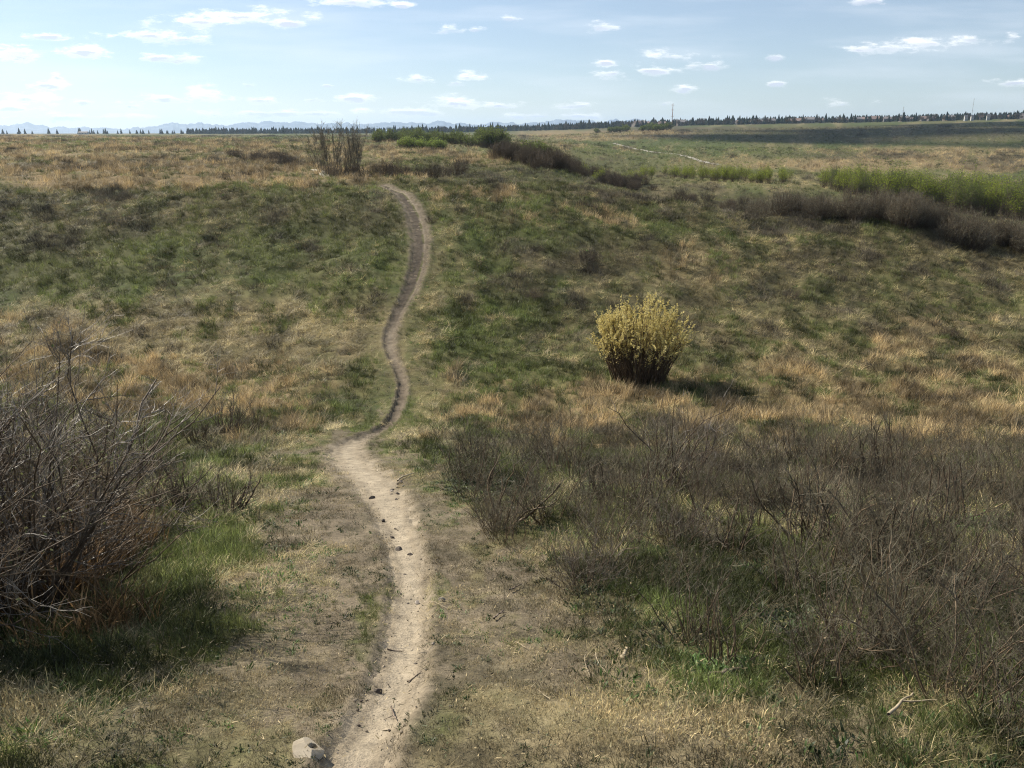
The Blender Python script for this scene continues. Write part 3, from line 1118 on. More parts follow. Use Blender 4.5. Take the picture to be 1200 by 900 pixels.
    emit('dry_grass', 1, [tuft('dry_grass', M_DRY, 30, .21, .10, .005, 1.0, 1.0, 120 + i, nseg=4, flat=.35) for i in range(4)], cs, .6, 1.3, 'pale matted straw of last year lying over the slopes', 'dry grass')
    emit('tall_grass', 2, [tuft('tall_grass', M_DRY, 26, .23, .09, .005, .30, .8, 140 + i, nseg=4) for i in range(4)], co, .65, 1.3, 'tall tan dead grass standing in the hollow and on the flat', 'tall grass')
    emit('weeds', 3, [tuft('weeds', M_WEED, 18, .055, .07, .016, .7, .9, 160 + i) for i in range(3)], cw, .7, 1.5, 'low grey green weeds among the grass', 'weeds')
    emit('undergrowth', 4, [tuft('undergrowth', M_HEATH, 44, .15, .15, .0045, .55, .15, 180 + i, nseg=2) for i in range(4)], ch, .7, 1.4, 'low brown twiggy ground cover on the slopes', 'ground cover')
    emit('turf', 5, [tuft('turf', M_DRY, 46, .036, .10, .0032, .75, .9, 200 + i, nseg=2) for i in range(4)], ct, .7, 1.5, 'short trampled dry turf beside the dirt path', 'turf', 1.5)


build_grass()


def litter_mesh(seed):
    rng = np.random.default_rng(seed)
    V, F, Rn = [], [], []
    for i in range(12):
        p = np.array([rng.normal() * .11, rng.normal() * .11, rng.uniform(.001, .006)])
        a = rng.uniform(0, 6.28)
        ln, w = rng.uniform(.003, .017), rng.uniform(.0006, .0018)
        d = np.array([math.cos(a), math.sin(a), rng.normal() * .16])
        q = np.array([-math.sin(a), math.cos(a), rng.normal() * .4]) * w
        b = len(V)
        V += [p - q, p + q, p + d * ln + q * .4 + (0, 0, .002), p + d * ln - q * .4 + (0, 0, .002)]
        F.append((b, b + 1, b + 2, b + 3))
        Rn += [rng.uniform() ** 1.5] * 4
    return mesh_from('litter', V, np.array(F), M_DRY, {'rnd': np.array(Rn)})


def build_litter():
    n = 3200
    d = np.sqrt(RNG.uniform(1.2 ** 2, 9.5 ** 2, n * 3))
    d = np.concatenate([d, np.sqrt(RNG.uniform(1.2 ** 2, 4 ** 2, n))])
    t = RNG.uniform(-.85, .85, len(d))
    x, y = t * d, d
    z = ground_z(x, y)
    c = cover(x, y, z)
    keep = RNG.uniform(size=len(d)) < np.clip(.2 + .8 * np.maximum(c['bare'], c['short']) - 2.2 * c['path'], .0, 1) * .8
    x, y, z = x[keep], y[keep], z[keep]
    q = len(x)
    hue = RNG.uniform(size=q)
    col = mixc(np.broadcast_to(C_STRAW * .95, (q, 3)), np.array([.055, .045, .032]), smooth(.35, .65, hue))
    col = mixc(col, np.array([.085, .105, .05]), smooth(.82, .9, hue))
    scatter('litter', [litter_mesh(260 + i) for i in range(5)], np.stack([x, y, z + .004], 1), np.stack([RNG.normal(size=q) * .1, RNG.normal(size=q) * .1, RNG.uniform(0, 6.28, q)], 1),
            RNG.uniform(.7, 1.4, q), RNG.integers(0, 5, q), col * RNG.uniform(.6, 1.3, q)[:, None], 'crumbs of dead leaf and straw strewn over the worn soil', 'litter')


build_litter()
# ---------------------------------------------------------------- plants
M_BARK_DARK = mat_plain('dark_bark', (.058, .041, .028), (.118, .085, .056), 14, .65, .2)
M_BARK_RED = mat_plain('reddish_bark', (.092, .064, .038), (.155, .112, .068), 12, .65, .3)
M_TWIG = mat_plain('grey_brown_twig', (.078, .069, .046), (.155, .138, .094), 9, .6, .25)
M_TWIG_PALE = mat_plain('weathered_twig', (.10, .082, .064), (.22, .188, .150), 9, .45, .45)
M_TWIG_BROWN = mat_plain('brown_twig', (.092, .064, .038), (.175, .128, .080), 9, .6, .2)
M_TWIG_FAR = mat_plain('dusky_twig', (.072, .060, .043), (.120, .100, .074), 2, .8, .1)
M_BUD = mat_plain('spring_bud', (.13, .15, .05), (.24, .23, .10), 20, .6, .2, .3)
M_SERE = mat_plain('withered_leaf', (.16, .12, .075), (.28, .22, .14), 20, .7, .2, .3)
M_CATKIN = mat_plain('cream_catkin', (.55, .46, .16), (.74, .65, .31), 6, .7, .15, .4)
M_LEAF_SPRING = mat_plain('young_aspen_leaf', (.205, .260, .034), (.295, .345, .058), 1.5, .7, .1, .6)
M_LEAF_DEEP = mat_plain('dull_green_leaf', (.105, .140, .038), (.155, .190, .058), 1.5, .7, .1, .5)
M_LEAF_LIME = mat_plain('lime_leaf', (.20, .27, .05), (.28, .35, .09), 1.5, .7, .15, .45)
M_NEEDLE = mat_plain('spruce_needles', (.012, .020, .014), (.028, .038, .024), .6, .9, .05)
M_GREYCROWN = mat_plain('leafless_crown', (.075, .062, .050), (.115, .098, .075), .4, .9, .05)


def shrub_meshes(name, seed, h, spread, nstem, nside, ntwig, r_stem, mats, lean=(0, 0), jit=.16, base=.10, leaf=None, leaf_n=0, leaf_size=.02, sides=3, lift=.05, thick=1.0):
    rng = np.random.default_rng(seed)
    A, B, Lf = Tubes(sides + 1), Tubes(3), Leaves()
    for _ in range(nstem):
        a = rng.uniform(0, 2 * math.pi)
        rr = base * math.sqrt(rng.uniform())
        tilt = spread * rng.uniform(.1, 1.0)
        d = np.array([math.sin(tilt) * math.cos(a) + lean[0], math.sin(tilt) * math.sin(a) + lean[1], math.cos(tilt)])
        ln = h * rng.uniform(.65, 1.12) / max(.45, math.cos(tilt) ** .5)
        st = wander(rng, (rr * math.cos(a), rr * math.sin(a), -.03), d, ln, 7, jit, lift)
        r0 = r_stem * rng.uniform(.55, 1.25) * (1.5 if rng.uniform() < .12 else 1.0)
        A.add(st, r0, r0 * .3)
        for k in range(nside):
            f = rng.uniform(.22, .97) * 7
            i = min(int(f), 6)
            p = st[i] + (st[i + 1] - st[i]) * (f - i)
            dd = unit(unit(st[i + 1] - st[i]) + rng.normal(size=3) * .55 + np.array([0, 0, .12]))
            sl = ln * rng.uniform(.14, .38) * (1.15 - .5 * f / 7)
            sd = wander(rng, p, dd, sl, 4, jit * 1.2, lift)
            B.add(sd, r0 * .34 * thick, r0 * .12 * thick)
            for q in range(ntwig):
                g = rng.uniform(.2, 1.0) * 4
                j = min(int(g), 3)
                p2 = sd[j] + (sd[j + 1] - sd[j]) * (g - j)
                d2 = unit(unit(sd[j + 1] - sd[j]) + rng.normal(size=3) * .6)
                tw = wander(rng, p2, d2, sl * rng.uniform(.2, .55), 2, jit, lift)
                B.add(tw, r0 * .17 * thick, r0 * .09 * thick)
                if leaf and rng.uniform() < leaf_n:
                    Lf.add(tw[rng.integers(1, 3)], rng.normal(size=3), leaf_size * rng.uniform(.6, 1.4), leaf_size * rng.uniform(.4, .9))
    out = [('stem', A.mesh(name + '_stem', mats[0])), ('crown', B.mesh(name + '_crown', mats[1]))]
    if Lf.c:
        out.append(('foliage', Lf.mesh(name + '_foliage', leaf, seed)))
    return out


def build_thing(name, meshes, label, cat, loc, rz=0, group=None):
    o = thing(name, label, cat, loc, rz, group)
    for nm, me in meshes:
        link(nm, me, o)
    return o


def gz(x, y):
    return float(ground_z(np.array([x], float), np.array([y], float))[0])


def spot(px, py, dmin=1.0):
    x, y = at(px, py, dmin)
    return (float(x), float(y), gz(x, y) - .01)


def spot_d(px, d):
    """point of the ground on a bearing at a distance."""
    t = pix_dir(px, 300)[0]
    return (float(t * d), float(d), gz(t * d, d) - .01)


# ---- the bare thicket on the near slope, right of the path
def build_thicket():
    rng = np.random.default_rng(21)
    protos = []
    for i in range(7):
        red = i in (2, 5)
        protos.append(shrub_meshes('bare_shrub', 300 + i, [.58, .5, .66, .45, .6, .52, .62][i], [.85, .95, .7, .9, .6, .8, .75][i], [22, 30, 18, 28, 16, 26, 20][i], 8, 4, [.0042, .0032, .005, .0034, .0052, .0034, .0044][i], (M_BARK_RED if red else M_BARK_DARK, M_TWIG if i % 3 else M_TWIG_PALE if i == 3 else M_TWIG), base=.13,
                                   leaf=M_SERE if i % 2 else M_BUD, leaf_n=.06, leaf_size=.012))
    lab = 'low leafless grey brown shrub among others in the thicket beside the path'
    grp = 'bare shrubs of the thicket on the near slope'
    edge_x = [540, 560, 600, 660, 760, 850, 950, 1050, 1200, 1300]
    edge_y = [590, 625, 640, 690, 720, 770, 800, 815, 850, 870]
    rows = []
    tries = 0
    while len(rows) < 122 and tries < 20000:
        tries += 1
        px, py = rng.uniform(535, 1290), rng.uniform(522, 850)
        lim = float(np.interp(px, edge_x, edge_y))
        if py > lim or (px < 640 and py < 560 and rng.uniform() < .7):
            continue
        if 640 < px < 1010 and py > 635 and rng.uniform() < .88:      # the grassy gap
            continue
        if rng.uniform() > (py / 850) ** .6:
            continue
        x, y, z = spot(px, py)
        if any((x - q[0]) ** 2 + (y - q[1]) ** 2 < .31 ** 2 for q in rows):
            continue
        rows.append((x, y, z, px, py))
    for _ in range(64):                                            # small ones filling in between
        px, py = rng.uniform(545, 1300), rng.uniform(525, 700)
        if py < float(np.interp(px, edge_x, edge_y)):
            rows.append((*spot(px, py), px, 720))
    for _ in range(26):                                            # the low fringe that runs on to the right
        px = rng.uniform(960, 1300)
        py = rng.uniform(660, float(np.interp(px, edge_x, edge_y)) + 10)
        rows.append((*spot(px, py), px, py))
    made = {}
    for x, y, z, px, py in rows:
        k = int(rng.integers(0, 7))
        sc = rng.uniform(.55, 1.2) * (1.0 + .25 * float(smooth(5, 9, y))) * (.66 if py > 690 else .85)
        rz = rng.uniform(0, 6.28)
        if k not in made:
            made[k] = build_thing('bare_shrub', protos[k], lab, 'shrub', (x, y, z), rz, grp)
            made[k].scale = (sc, sc, sc)
        else:
            copy_thing(made[k], (x, y, z), rz, sc)
    # the ones that stand out
    o = build_thing('bare_shrub', shrub_meshes('tall_bare_shrub', 341, 1.05, .62, 22, 5, 3, .0075, (M_BARK_DARK, M_TWIG_PALE), base=.16, jit=.2),
                    'tallest bare shrub of the thicket, with silvery dead tips, before the yellow willow', 'shrub', spot(790, 572), .4)
    o = build_thing('bare_shrub', shrub_meshes('red_stem_shrub', 342, .55, .8, 14, 5, 3, .008, (M_BARK_RED, M_TWIG), base=.08, lean=(.35, -.1), jit=.2),
                    'broken reddish stemmed shrub leaning right at the thicket edge nearest the path', 'shrub', spot(588, 612), .1)
    o = build_thing('bare_shrub', shrub_meshes('thick_stem_shrub', 343, .62, .75, 26, 6, 4, .0075, (M_BARK_RED, M_TWIG), base=.12, jit=.18),
                    'spreading shrub with thick brown stems above the green grass of the thicket', 'shrub', spot(945, 642), 1.0)
    o = build_thing('bare_shrub', shrub_meshes('front_shrub', 344, .50, .85, 36, 7, 4, .0045, (M_BARK_RED, M_TWIG), base=.12, jit=.17, leaf=M_SERE, leaf_n=.1, leaf_size=.012),
                    'dense dark shrub with rusty stems at the front of the thicket', 'shrub', spot(1010, 770), 2.0)
    o = build_thing('bare_shrub', shrub_meshes('sprig_shrub', 345, .34, .4, 16, 4, 3, .0035, (M_BARK_RED, M_TWIG), base=.07, jit=.15),
                    'small upright reddish sprig at the front of the grassy gap', 'shrub', spot(850, 780), 2.0)
    o = build_thing('bare_shrub', shrub_meshes('stub_shrub', 346, .24, .5, 12, 4, 2, .004, (M_BARK_RED, M_TWIG), base=.06, jit=.15),
                    'little rust coloured stubby sprig beside the dense front shrub', 'shrub', spot(957, 808), 3.0)


build_thicket()


# ---- the big bare shrub by the left edge and its neighbours
def build_left_shrubs():
    rng = np.random.default_rng(5)
    spec = [
        ((2, 735), 1.30, 38, 7, 4, .0085, (.03, -.02), .95, 'large tangled bare shrub with long arching grey branches left of the path', 401),
        ((-75, 720), 1.5, 30, 6, 4, .0095, (.10, 0), .9, 'tall bare shrub half cut off by the picture edge beside the arching one', 402),
        ((66, 695), 1.05, 34, 6, 4, .0075, (.10, .05), .75, 'dense reddish based bare shrub in the tangle, the nearest to the path', 403),
        ((-185, 790), 1.45, 30, 6, 4, .0095, (.05, 0), .8, 'bare shrub mostly out of view beyond the left edge that shades the grass', 406),
        ((100, 625), .75, 22, 6, 3, .006, (.1, 0), .7, 'thin dark bare shrub with green buds behind the left tangle', 404),
        ((-10, 600), 1.35, 28, 6, 3, .0085, (.2, 0), .7, 'brown bare shrub at the back of the left tangle', 405),
    ]
    for (p, h, ns, nb, nt_, r, ln, sp, lab, seed) in spec:
        mats = (M_BARK_RED if seed == 403 else M_BARK_DARK, M_TWIG_PALE if seed == 401 else M_TWIG_BROWN)
        build_thing('bare_shrub', shrub_meshes('left_shrub', seed, h, sp * .52, int(ns * 1.55), nb + 3, nt_ + 3, r * .85, mats, lean=ln, jit=.19, base=.26, lift=.035,
                                               leaf=M_BUD, leaf_n=.22 if seed == 404 else .07, leaf_size=.017), lab, 'shrub', spot(*p), 0)
    small = [
        ((268, 512), .62, 20, 'small dark upright bare shrub in the tan grass left of the path bend', 411),
        ((296, 508), .50, 12, 'thin dark sprig beside the small upright shrub left of the bend', 412),
        ((232, 520), .42, 16, 'low rusty twiggy shrub in the tan grass left of the bend', 413),
        ((205, 600), .42, 18, 'weedy grey shrub with pale seed heads between the left tangle and the path', 414),
        ((262, 600), .30, 16, 'low stalky weed nearest the worn soil left of the path', 415),
        ((178, 560), .55, 16, 'slim budding shrub standing right behind the left tangle', 416),
    ]
    for (p, h, ns, lab, seed) in small:
        build_thing('bare_shrub', shrub_meshes('small_shrub', seed, h * 1.1, .5, int(ns * 2.2), 6, 4, .0062, (M_BARK_RED if seed == 413 else M_BARK_DARK, M_TWIG), base=.14, leaf=M_SERE if seed == 414 else M_BUD, leaf_n=.25, leaf_size=.016),
                    lab, 'shrub', spot(*p), rng.uniform(0, 6))


build_left_shrubs()


# ---- the flowering willow
def build_willow():
    rng = np.random.default_rng(77)
    A, B, Lf = Tubes(4), Tubes(3), Leaves()
    H = 2.15
    lump = rng.uniform(.86, 1.07, 9)
    for i in range(230):
        a = rng.uniform(0, 2 * math.pi)
        rr = .64 * math.sqrt(rng.uniform())
        tilt = rng.uniform(-.05, .16) + .50 * rr
        d = np.array([math.sin(tilt) * math.cos(a), math.sin(tilt) * math.sin(a), math.cos(tilt)])
        ln = H * rng.uniform(.90, 1.0) * max(.4, 1.0 - .62 * rr * rr / .41 * .55) * lump[int(a / 6.2832 * 8.99)]
        st = wander(rng, (rr * math.cos(a), rr * math.sin(a), -.05), d, ln, 8, .045, .01)
        A.add(st, .013 * rng.uniform(.7, 1.3), .004)
        for k in range(7):
            f = rng.uniform(.25, .98) * 8
            j = min(int(f), 7)
            p = st[j] + (st[j + 1] - st[j]) * (f - j)
            dd = unit(unit(st[j + 1] - st[j]) * 1.2 + rng.normal(size=3) * .5 + np.array([0, 0, .3]))
            sd = wander(rng, p, dd, rng.uniform(.18, .48), 4, .1, .05)
            B.add(sd, .005, .002)
            for q in range(28):
                g = rng.uniform(.2, 1.0) * 4
                jj = min(int(g), 3)
                pp = sd[jj] + (sd[jj + 1] - sd[jj]) * (g - jj)
                hz = pp[2] / H
                edge = math.hypot(pp[0], pp[1]) / .9
                if rng.uniform() < smooth(.47, .66, hz + .17 * edge + rng.normal() * .05) * .95:
                    Lf.add(pp, unit(rng.normal(size=3) + np.array([0, 0, .6])), rng.uniform(.03, .06), rng.uniform(.02, .036))
    # a skirt of low dead twigs
    for i in range(110):
        a = rng.uniform(0, 2 * math.pi)
        st = wander(rng, (.45 * math.cos(a) * rng.uniform(.5, 1.1), .45 * math.sin(a) * rng.uniform(.5, 1.1), -.03), (math.cos(a) * .5, math.sin(a) * .5, 1), rng.uniform(.5, 1.2), 5, .12, .0)
        B.add(st, .006, .002)
    meshes = [('stem', A.mesh('willow_stem', M_BARK_DARK)), ('crown', B.mesh('willow_crown', M_TWIG_BROWN)), ('blossom', Lf.mesh('willow_blossom', M_CATKIN, 3))]
    build_thing('willow_bush', meshes, 'yellow blossoming vase shaped willow bush standing alone in the hollow', 'bush', spot(748, 448), 0)


build_willow()


# ---- shrubs and saplings on the far slope, the crest and in the coulee
def far_shrub(seed, h, w, leaf=None, nleaf=0, lsize=.1, twig=M_TWIG_FAR, n=70, r=.010, name='shrub'):
    """dome of many fine upright twigs; leafy ones carry leaves in the outer part of the crown."""
    rng = np.random.default_rng(seed)
    A, B, Lf = Tubes(3), Tubes(3), Leaves()
    for i in range(n):
        a = rng.uniform(0, 2 * math.pi)
        q = math.sqrt(rng.uniform())
        tip = np.array([w * .5 * q * math.cos(a), w * .5 * q * math.sin(a), h * math.sqrt(max(0.05, 1 - .8 * q * q)) * rng.uniform(.65, 1.08)])
        bs = np.array([tip[0] * .45, tip[1] * .45, -.06])
        mid = (bs + tip) * .5 + rng.normal(size=3) * .06 * w
        st = np.array([bs, mid, tip])
        A.add(st, r, r * .4)
        for k in range(6):
            f = rng.uniform(.3, 1)
            p = bs + (tip - bs) * f + rng.normal(size=3) * .02
            e = p + unit(rng.normal(size=3) * .7 + np.array([0, 0, .8]) + (tip - bs) * .2) * rng.uniform(.12, .3) * h
            B.add(np.array([p, (p + e) / 2 + rng.normal(size=3) * .02 * h, e]), r * .55, r * .3)
            if leaf:
                for _ in range(nleaf):
                    pp = p + (e - p) * rng.uniform(.2, 1.1) + rng.normal(size=3) * .05 * h
                    if pp[2] > .34 * h * rng.uniform(.3, 2.0):
                        Lf.add(pp, rng.normal(size=3), lsize * rng.uniform(.6, 1.4), lsize * rng.uniform(.5, .9))
    out = [('stem', A.mesh(name + '_stem', M_BARK_DARK)), ('crown', B.mesh(name + '_crown', twig))]
    if Lf.c:
        out.append(('foliage', Lf.mesh(name + '_foliage', leaf, seed)))
    return out


def plant_row(name, protos, pts, label, cat, group, smin=.8, smax=1.25, seed=1, hscale=None):
    rng = np.random.default_rng(seed)
    made = {}
    for i, p in enumerate(pts):
        k = int(rng.integers(0, len(protos)))
        s = rng.uniform(smin, smax)
        if hscale is not None:
            s *= hscale[i]
        sc = (s * rng.uniform(.9, 1.15), s * rng.uniform(.9, 1.15), s)
        rz = rng.uniform(0, 6.28)
        if k not in made:
            made[k] = build_thing(name, protos[k], label, cat, p, rz, group)
            made[k].scale = sc
        else:
            copy_thing(made[k], p, rz, sc)


def along(line, n, jx, jy, seed, dmin=20):
    rng = np.random.default_rng(seed)
    line = np.array(line, float)
    out = []
    for i in range(n):
        px = rng.uniform(line[0, 0], line[-1, 0])
        py = np.interp(px, line[:, 0], line[:, 1])
        out.append(spot(px + rng.normal() * jx, py + rng.uniform(-1, 1) * jy, dmin))
    return out


def along_d(line, n, jx, jd, seed):
    rng = np.random.default_rng(seed)
    line = np.array(line, float)
    out = []
    for i in range(n):
        px = rng.uniform(line[0, 0], line[-1, 0])
        d = np.interp(px, line[:, 0], line[:, 1])
        out.append(spot_d(px + rng.normal() * jx, d * (1 + rng.uniform(-1, 1) * jd)))
    return out


def build_far_plants():
    dark = [far_shrub(500 + i, 1.25, 1.7, n=80) for i in range(5)]
    dark_low = [far_shrub(520 + i, .7, 1.3, n=60, r=.008) for i in range(4)]
    budding = [far_shrub(540 + i, 1.5, 2.0, leaf=M_SERE, nleaf=1, lsize=.035, twig=M_TWIG, n=100) for i in range(4)]
    # the belt of dark shrubs running down from the green grove
    pts = along([(585, 181), (640, 196), (700, 210), (748, 221)], 70, 4, 5, 1, 40)
    plant_row('leafless_shrub', dark, pts, 'dark leafless shrub in the slanting belt that runs down from the green grove', 'shrub', 'dark shrubs of the slanting belt', .75, 1.25, 2)
    # behind the crest, right
    pts = along_d([(870, 51), (940, 50), (1000, 49), (1080, 47.5), (1150, 46), (1215, 45.5)], 62, 6, .06, 3)
    plant_row('leafless_shrub', budding, pts, 'grey brown leafless shrub in the wide thicket on the crest below the bright saplings', 'shrub', 'grey shrubs on the right hand crest', .75, 1.2, 4)
    pts = along([(765, 229), (800, 236), (850, 243), (890, 246)], 20, 6, 7, 5, 30)
    plant_row('leafless_shrub', dark_low, pts, 'low dusky shrub on the crest between the slanting belt and the grey thicket', 'shrub', 'low dusky shrubs on the crest', .8, 1.3, 6)
    # by the tall clump
    pts = [spot(*q, 30) for q in [(408, 207), (420, 209), (440, 209), (452, 210), (466, 209), (476, 206), (492, 209), (508, 213), (522, 210), (536, 207), (458, 205), (388, 208)]]
    plant_row('leafless_shrub', dark[:3], pts, 'dark rounded leafless shrub on the crest where the path tops out', 'shrub', 'shrubs where the path tops out', .65, 1.05, 7)
    pts = along([(272, 187), (310, 188), (360, 193), (380, 196)], 16, 6, 3, 8, 40)
    plant_row('leafless_shrub', dark_low, pts, 'low dark shrub in the line left of the tall leafless clump', 'shrub', 'low shrubs left of the tall clump', .8, 1.3, 9)
    singles = [((117, 180), 1.0, 'lone round dark shrub out on the tan flat'), ((106, 180), .6, 'little shrub just left of the lone round one on the tan flat'), ((144, 172), .9, 'small dark shrub far out on the flat beyond the lone round one'),
               ((625, 348), .7, 'low dark shrub on the green slope above and left of the willow'), ((690, 305), .8, 'dark brown low shrub high on the slope above the willow'), ((1112, 398), .6, 'small rusty shrub alone on the straw slope at the right'),
               ((928, 348), .6, 'low dark shrub on the slope between the willow and the grey thicket'), ((42, 372), .6, 'low dark shrub by the pale matted straw'), ((505, 262), .5, 'low brown shrub hugging the upper bend of the path')]
    for i, (p, s, lab) in enumerate(singles):
        o = build_thing('leafless_shrub', dark_low[i % 4], lab, 'shrub', spot(*p, 12), i * 1.3)
        o.scale = (s, s, s)
    # young aspens in the coulee
    asp = [far_shrub(560 + i, 3.6, 2.0, leaf=M_LEAF_SPRING if i < 4 else M_LEAF_DEEP, nleaf=4, lsize=.13, twig=M_TWIG, n=36, r=.014, name='aspen') for i in range(6)]
    pts = along_d([(958, 112), (1000, 106), (1060, 101), (1130, 96), (1215, 90)], 124, 5, .075, 11)
    plant_row('aspen_sapling', asp, pts, 'bright green young aspen in the long dense stand below the tan slope', 'sapling', 'young aspens of the long stand', .74, .98, 12,
              hscale=[float(np.interp(p[0] / p[1], [.38, .45, .62], [.75, 1.0, 1.15])) for p in pts])
    pts = along_d([(772, 122), (820, 117), (870, 113), (918, 112)], 64, 3, .05, 13)
    plant_row('aspen_sapling', asp[:3], pts, 'low spring green sapling in the strip below the gravel path', 'sapling', 'low saplings below the gravel path', .36, .58, 14)
    pts = along_d([(690, 100), (730, 112), (765, 120)], 12, 6, .08, 15)
    plant_row('aspen_sapling', asp[:2], pts, 'small green sapling scattered on the slope behind the slanting belt', 'sapling', 'scattered saplings behind the belt', .35, .5, 16)
    # grove on the skyline left of centre
    deep = [far_shrub(580 + i, 3.0, 3.2, leaf=M_LEAF_DEEP, nleaf=3, lsize=.24, n=46, r=.03, name='grove_willow') for i in range(4)]
    pts = along([(440, 166), (480, 166.5), (520, 168), (560, 172), (584, 174)], 46, 4, 1.6, 17, 60)
    plant_row('grove_willow', deep, pts, 'dull green willow in the rounded grove on the skyline', 'willow', 'willows of the skyline grove', .75, 1.1, 18)
    pts = along([(468, 163), (500, 163)], 10, 6, .5, 19, 60)
    plant_row('grove_willow', deep[:2], pts, 'taller pale green willow rising at the back of the skyline grove', 'willow', 'taller willows at the back of the grove', 1.2, 1.5, 20)
    pts = along([(556, 171), (590, 174)], 12, 5, 1.5, 22, 60)
    plant_row('grove_willow', deep[1:3], pts, 'tall rounded green willow at the right end of the skyline grove', 'willow', 'tall willows ending the grove', 1.0, 1.35, 23)
    lime = [far_shrub(590 + i, 1.7, 2.0, leaf=M_LEAF_LIME, nleaf=3, lsize=.15, n=40, r=.02, name='lime_willow') for i in range(3)]
    pts = along([(472, 173.5), (490, 174), (518, 175)], 16, 3, .8, 24, 60)
    plant_row('lime_willow', lime, pts, 'bright lime green low willow in front of the skyline grove', 'willow', 'lime willows in front of the grove', .8, 1.15, 25)
    pts = along([(592, 176), (640, 190)], 16, 4, 2, 26, 50)
    plant_row('lime_willow', [far_shrub(595 + i, 1.3, 1.8, leaf=M_LEAF_DEEP, nleaf=2, lsize=.14, n=40, r=.015) for i in range(2)], pts, 'olive green willow at the top of the slanting dark belt', 'willow', 'olive willows at the top of the belt', .7, 1.1, 27)
    # far strip of willows under the treeline
    pts = along_d([(690, 640), (780, 640)], 16, 8, .05, 28)
    big = [far_shrub(598 + i, 4.6, 8.0, leaf=M_LEAF_DEEP, nleaf=3, lsize=.7, n=40, r=.08) for i in range(2)]
    plant_row('grove_willow', big, pts, 'far green willow in the low strip below the dark treeline', 'willow', 'willows in the far strip', .7, 1.1, 29)


build_far_plants()


def build_tall_clump():
    rng = np.random.default_rng(88)
    A, B = Tubes(4), Tubes(3)
    H = 3.85
    for i in range(54):
        x = rng.uniform(-1.6, 1.45)
        y = rng.normal() * .4
        st = wander(rng, (x, y, -.05), (x * .12 + rng.normal() * .06, rng.normal() * .08, 1), H * rng.uniform(.6, 1.0) * (1 - .16 * abs(x)), 8, .06, .02)
        A.add(st,   .017 * rng.uniform(.6, 1.2), .006)
        for k in range(11):
            f = rng.uniform(.25, .98) * 8
            j = min(int(f), 7)
            p = st[j] + (st[j + 1] - st[j]) * (f - j)
            sd = wander(rng, p, unit(st[j + 1] - st[j]) + rng.normal(size=3) * .35 + np.array([0, 0, .2]), rng.uniform(.3, .8), 4, .12, .06)
            B.add(sd, .008, .004)
            for q in range(5):
                e = sd[rng.integers(1, 4)]
                B.add(wander(rng, e, unit(sd[-1] - sd[0]) + rng.normal(size=3) * .5, rng.uniform(.2, .4), 2, .1, .05), .005, .003)
    build_thing('leafless_clump', [('stem', A.mesh('clump_stem', M_TWIG_FAR)), ('crown', B.mesh('clump_crown', M_TWIG))], 'tall leafless many stemmed clump standing up on the crest beside the path top', 'clump', spot(398, 206, 30))


build_tall_clump()


# ---------------------------------------------------------------- treeline, houses and masts on the skyline
def conifer_mesh(seed, name='conifer'):
    rng = np.random.default_rng(seed)
    V, F = [], []
    n = 11
    H, W = 10.0, rng.uniform(4.4, 6.2)
    lay = 7
    for l in range(lay):
        z0 = .8 + (H - 2.2) * l / lay
        z1 = z0 + (H - .8) / lay * 2.0
        r = W * .5 * (1 - l / lay) ** .85 + .25
        b = len(V)
        for k in range(n):
            a = 2 * math.pi * (k + rng.uniform(-.3, .3)) / n
            rr = r * rng.uniform(.65, 1.2)
            V.append((rr * math.cos(a), rr * math.sin(a), z0 + rng.uniform(-.35, .25)))
        V.append((0, 0, min(z1, H)))
        F += [(b + k, b + (k + 1) % n, b + n) for k in range(n)]
        F += [(b + (k + 1) % n, b + k, b + n) for k in range(0)]
    tr = Tubes(5)
    tr.add([(0, 0, -.3), (0, 0, H * .5)], .16, .08)
    return [('trunk', tr.mesh(name + '_trunk', M_BARK_DARK)), ('crown', mesh_from(name + '_crown', np.array(V), np.array(F), M_NEEDLE))]


def leafless_tree_mesh(seed):
    rng = np.random.default_rng(seed)
    tr, Lf = Tubes(5), Leaves()
    tr.add(wander(rng, (0, 0, -.3), (0, 0, 1), 5, 4, .06), .18, .07)
    for _ in range(14):
        p = np.array([0, 0, rng.uniform(1.8, 4.5)])
        tr.add(wander(rng, p, (rng.normal() * .6, rng.normal() * .6, .9), rng.uniform(1.5, 3.5), 4, .15), .07, .02)
    lob = [(rng.normal() * 1.5, rng.normal() * 1.5, rng.uniform(3.2, 6.2), rng.uniform(1.0, 1.8)) for _ in range(8)]
    for _ in range(520):
        x, y, z, r = lob[rng.integers(0, 8)]
        p = np.array([x, y, z]) + unit(rng.normal(size=3)) * r * rng.uniform(.4, 1)
        Lf.add(p, rng.normal(size=3), rng.uniform(.3, .7), rng.uniform(.2, .45))
    return [('trunk', tr.mesh('leafless_tree_trunk', M_BARK_DARK)), ('crown', Lf.mesh('leafless_tree_crown', M_GREYCROWN, seed))]


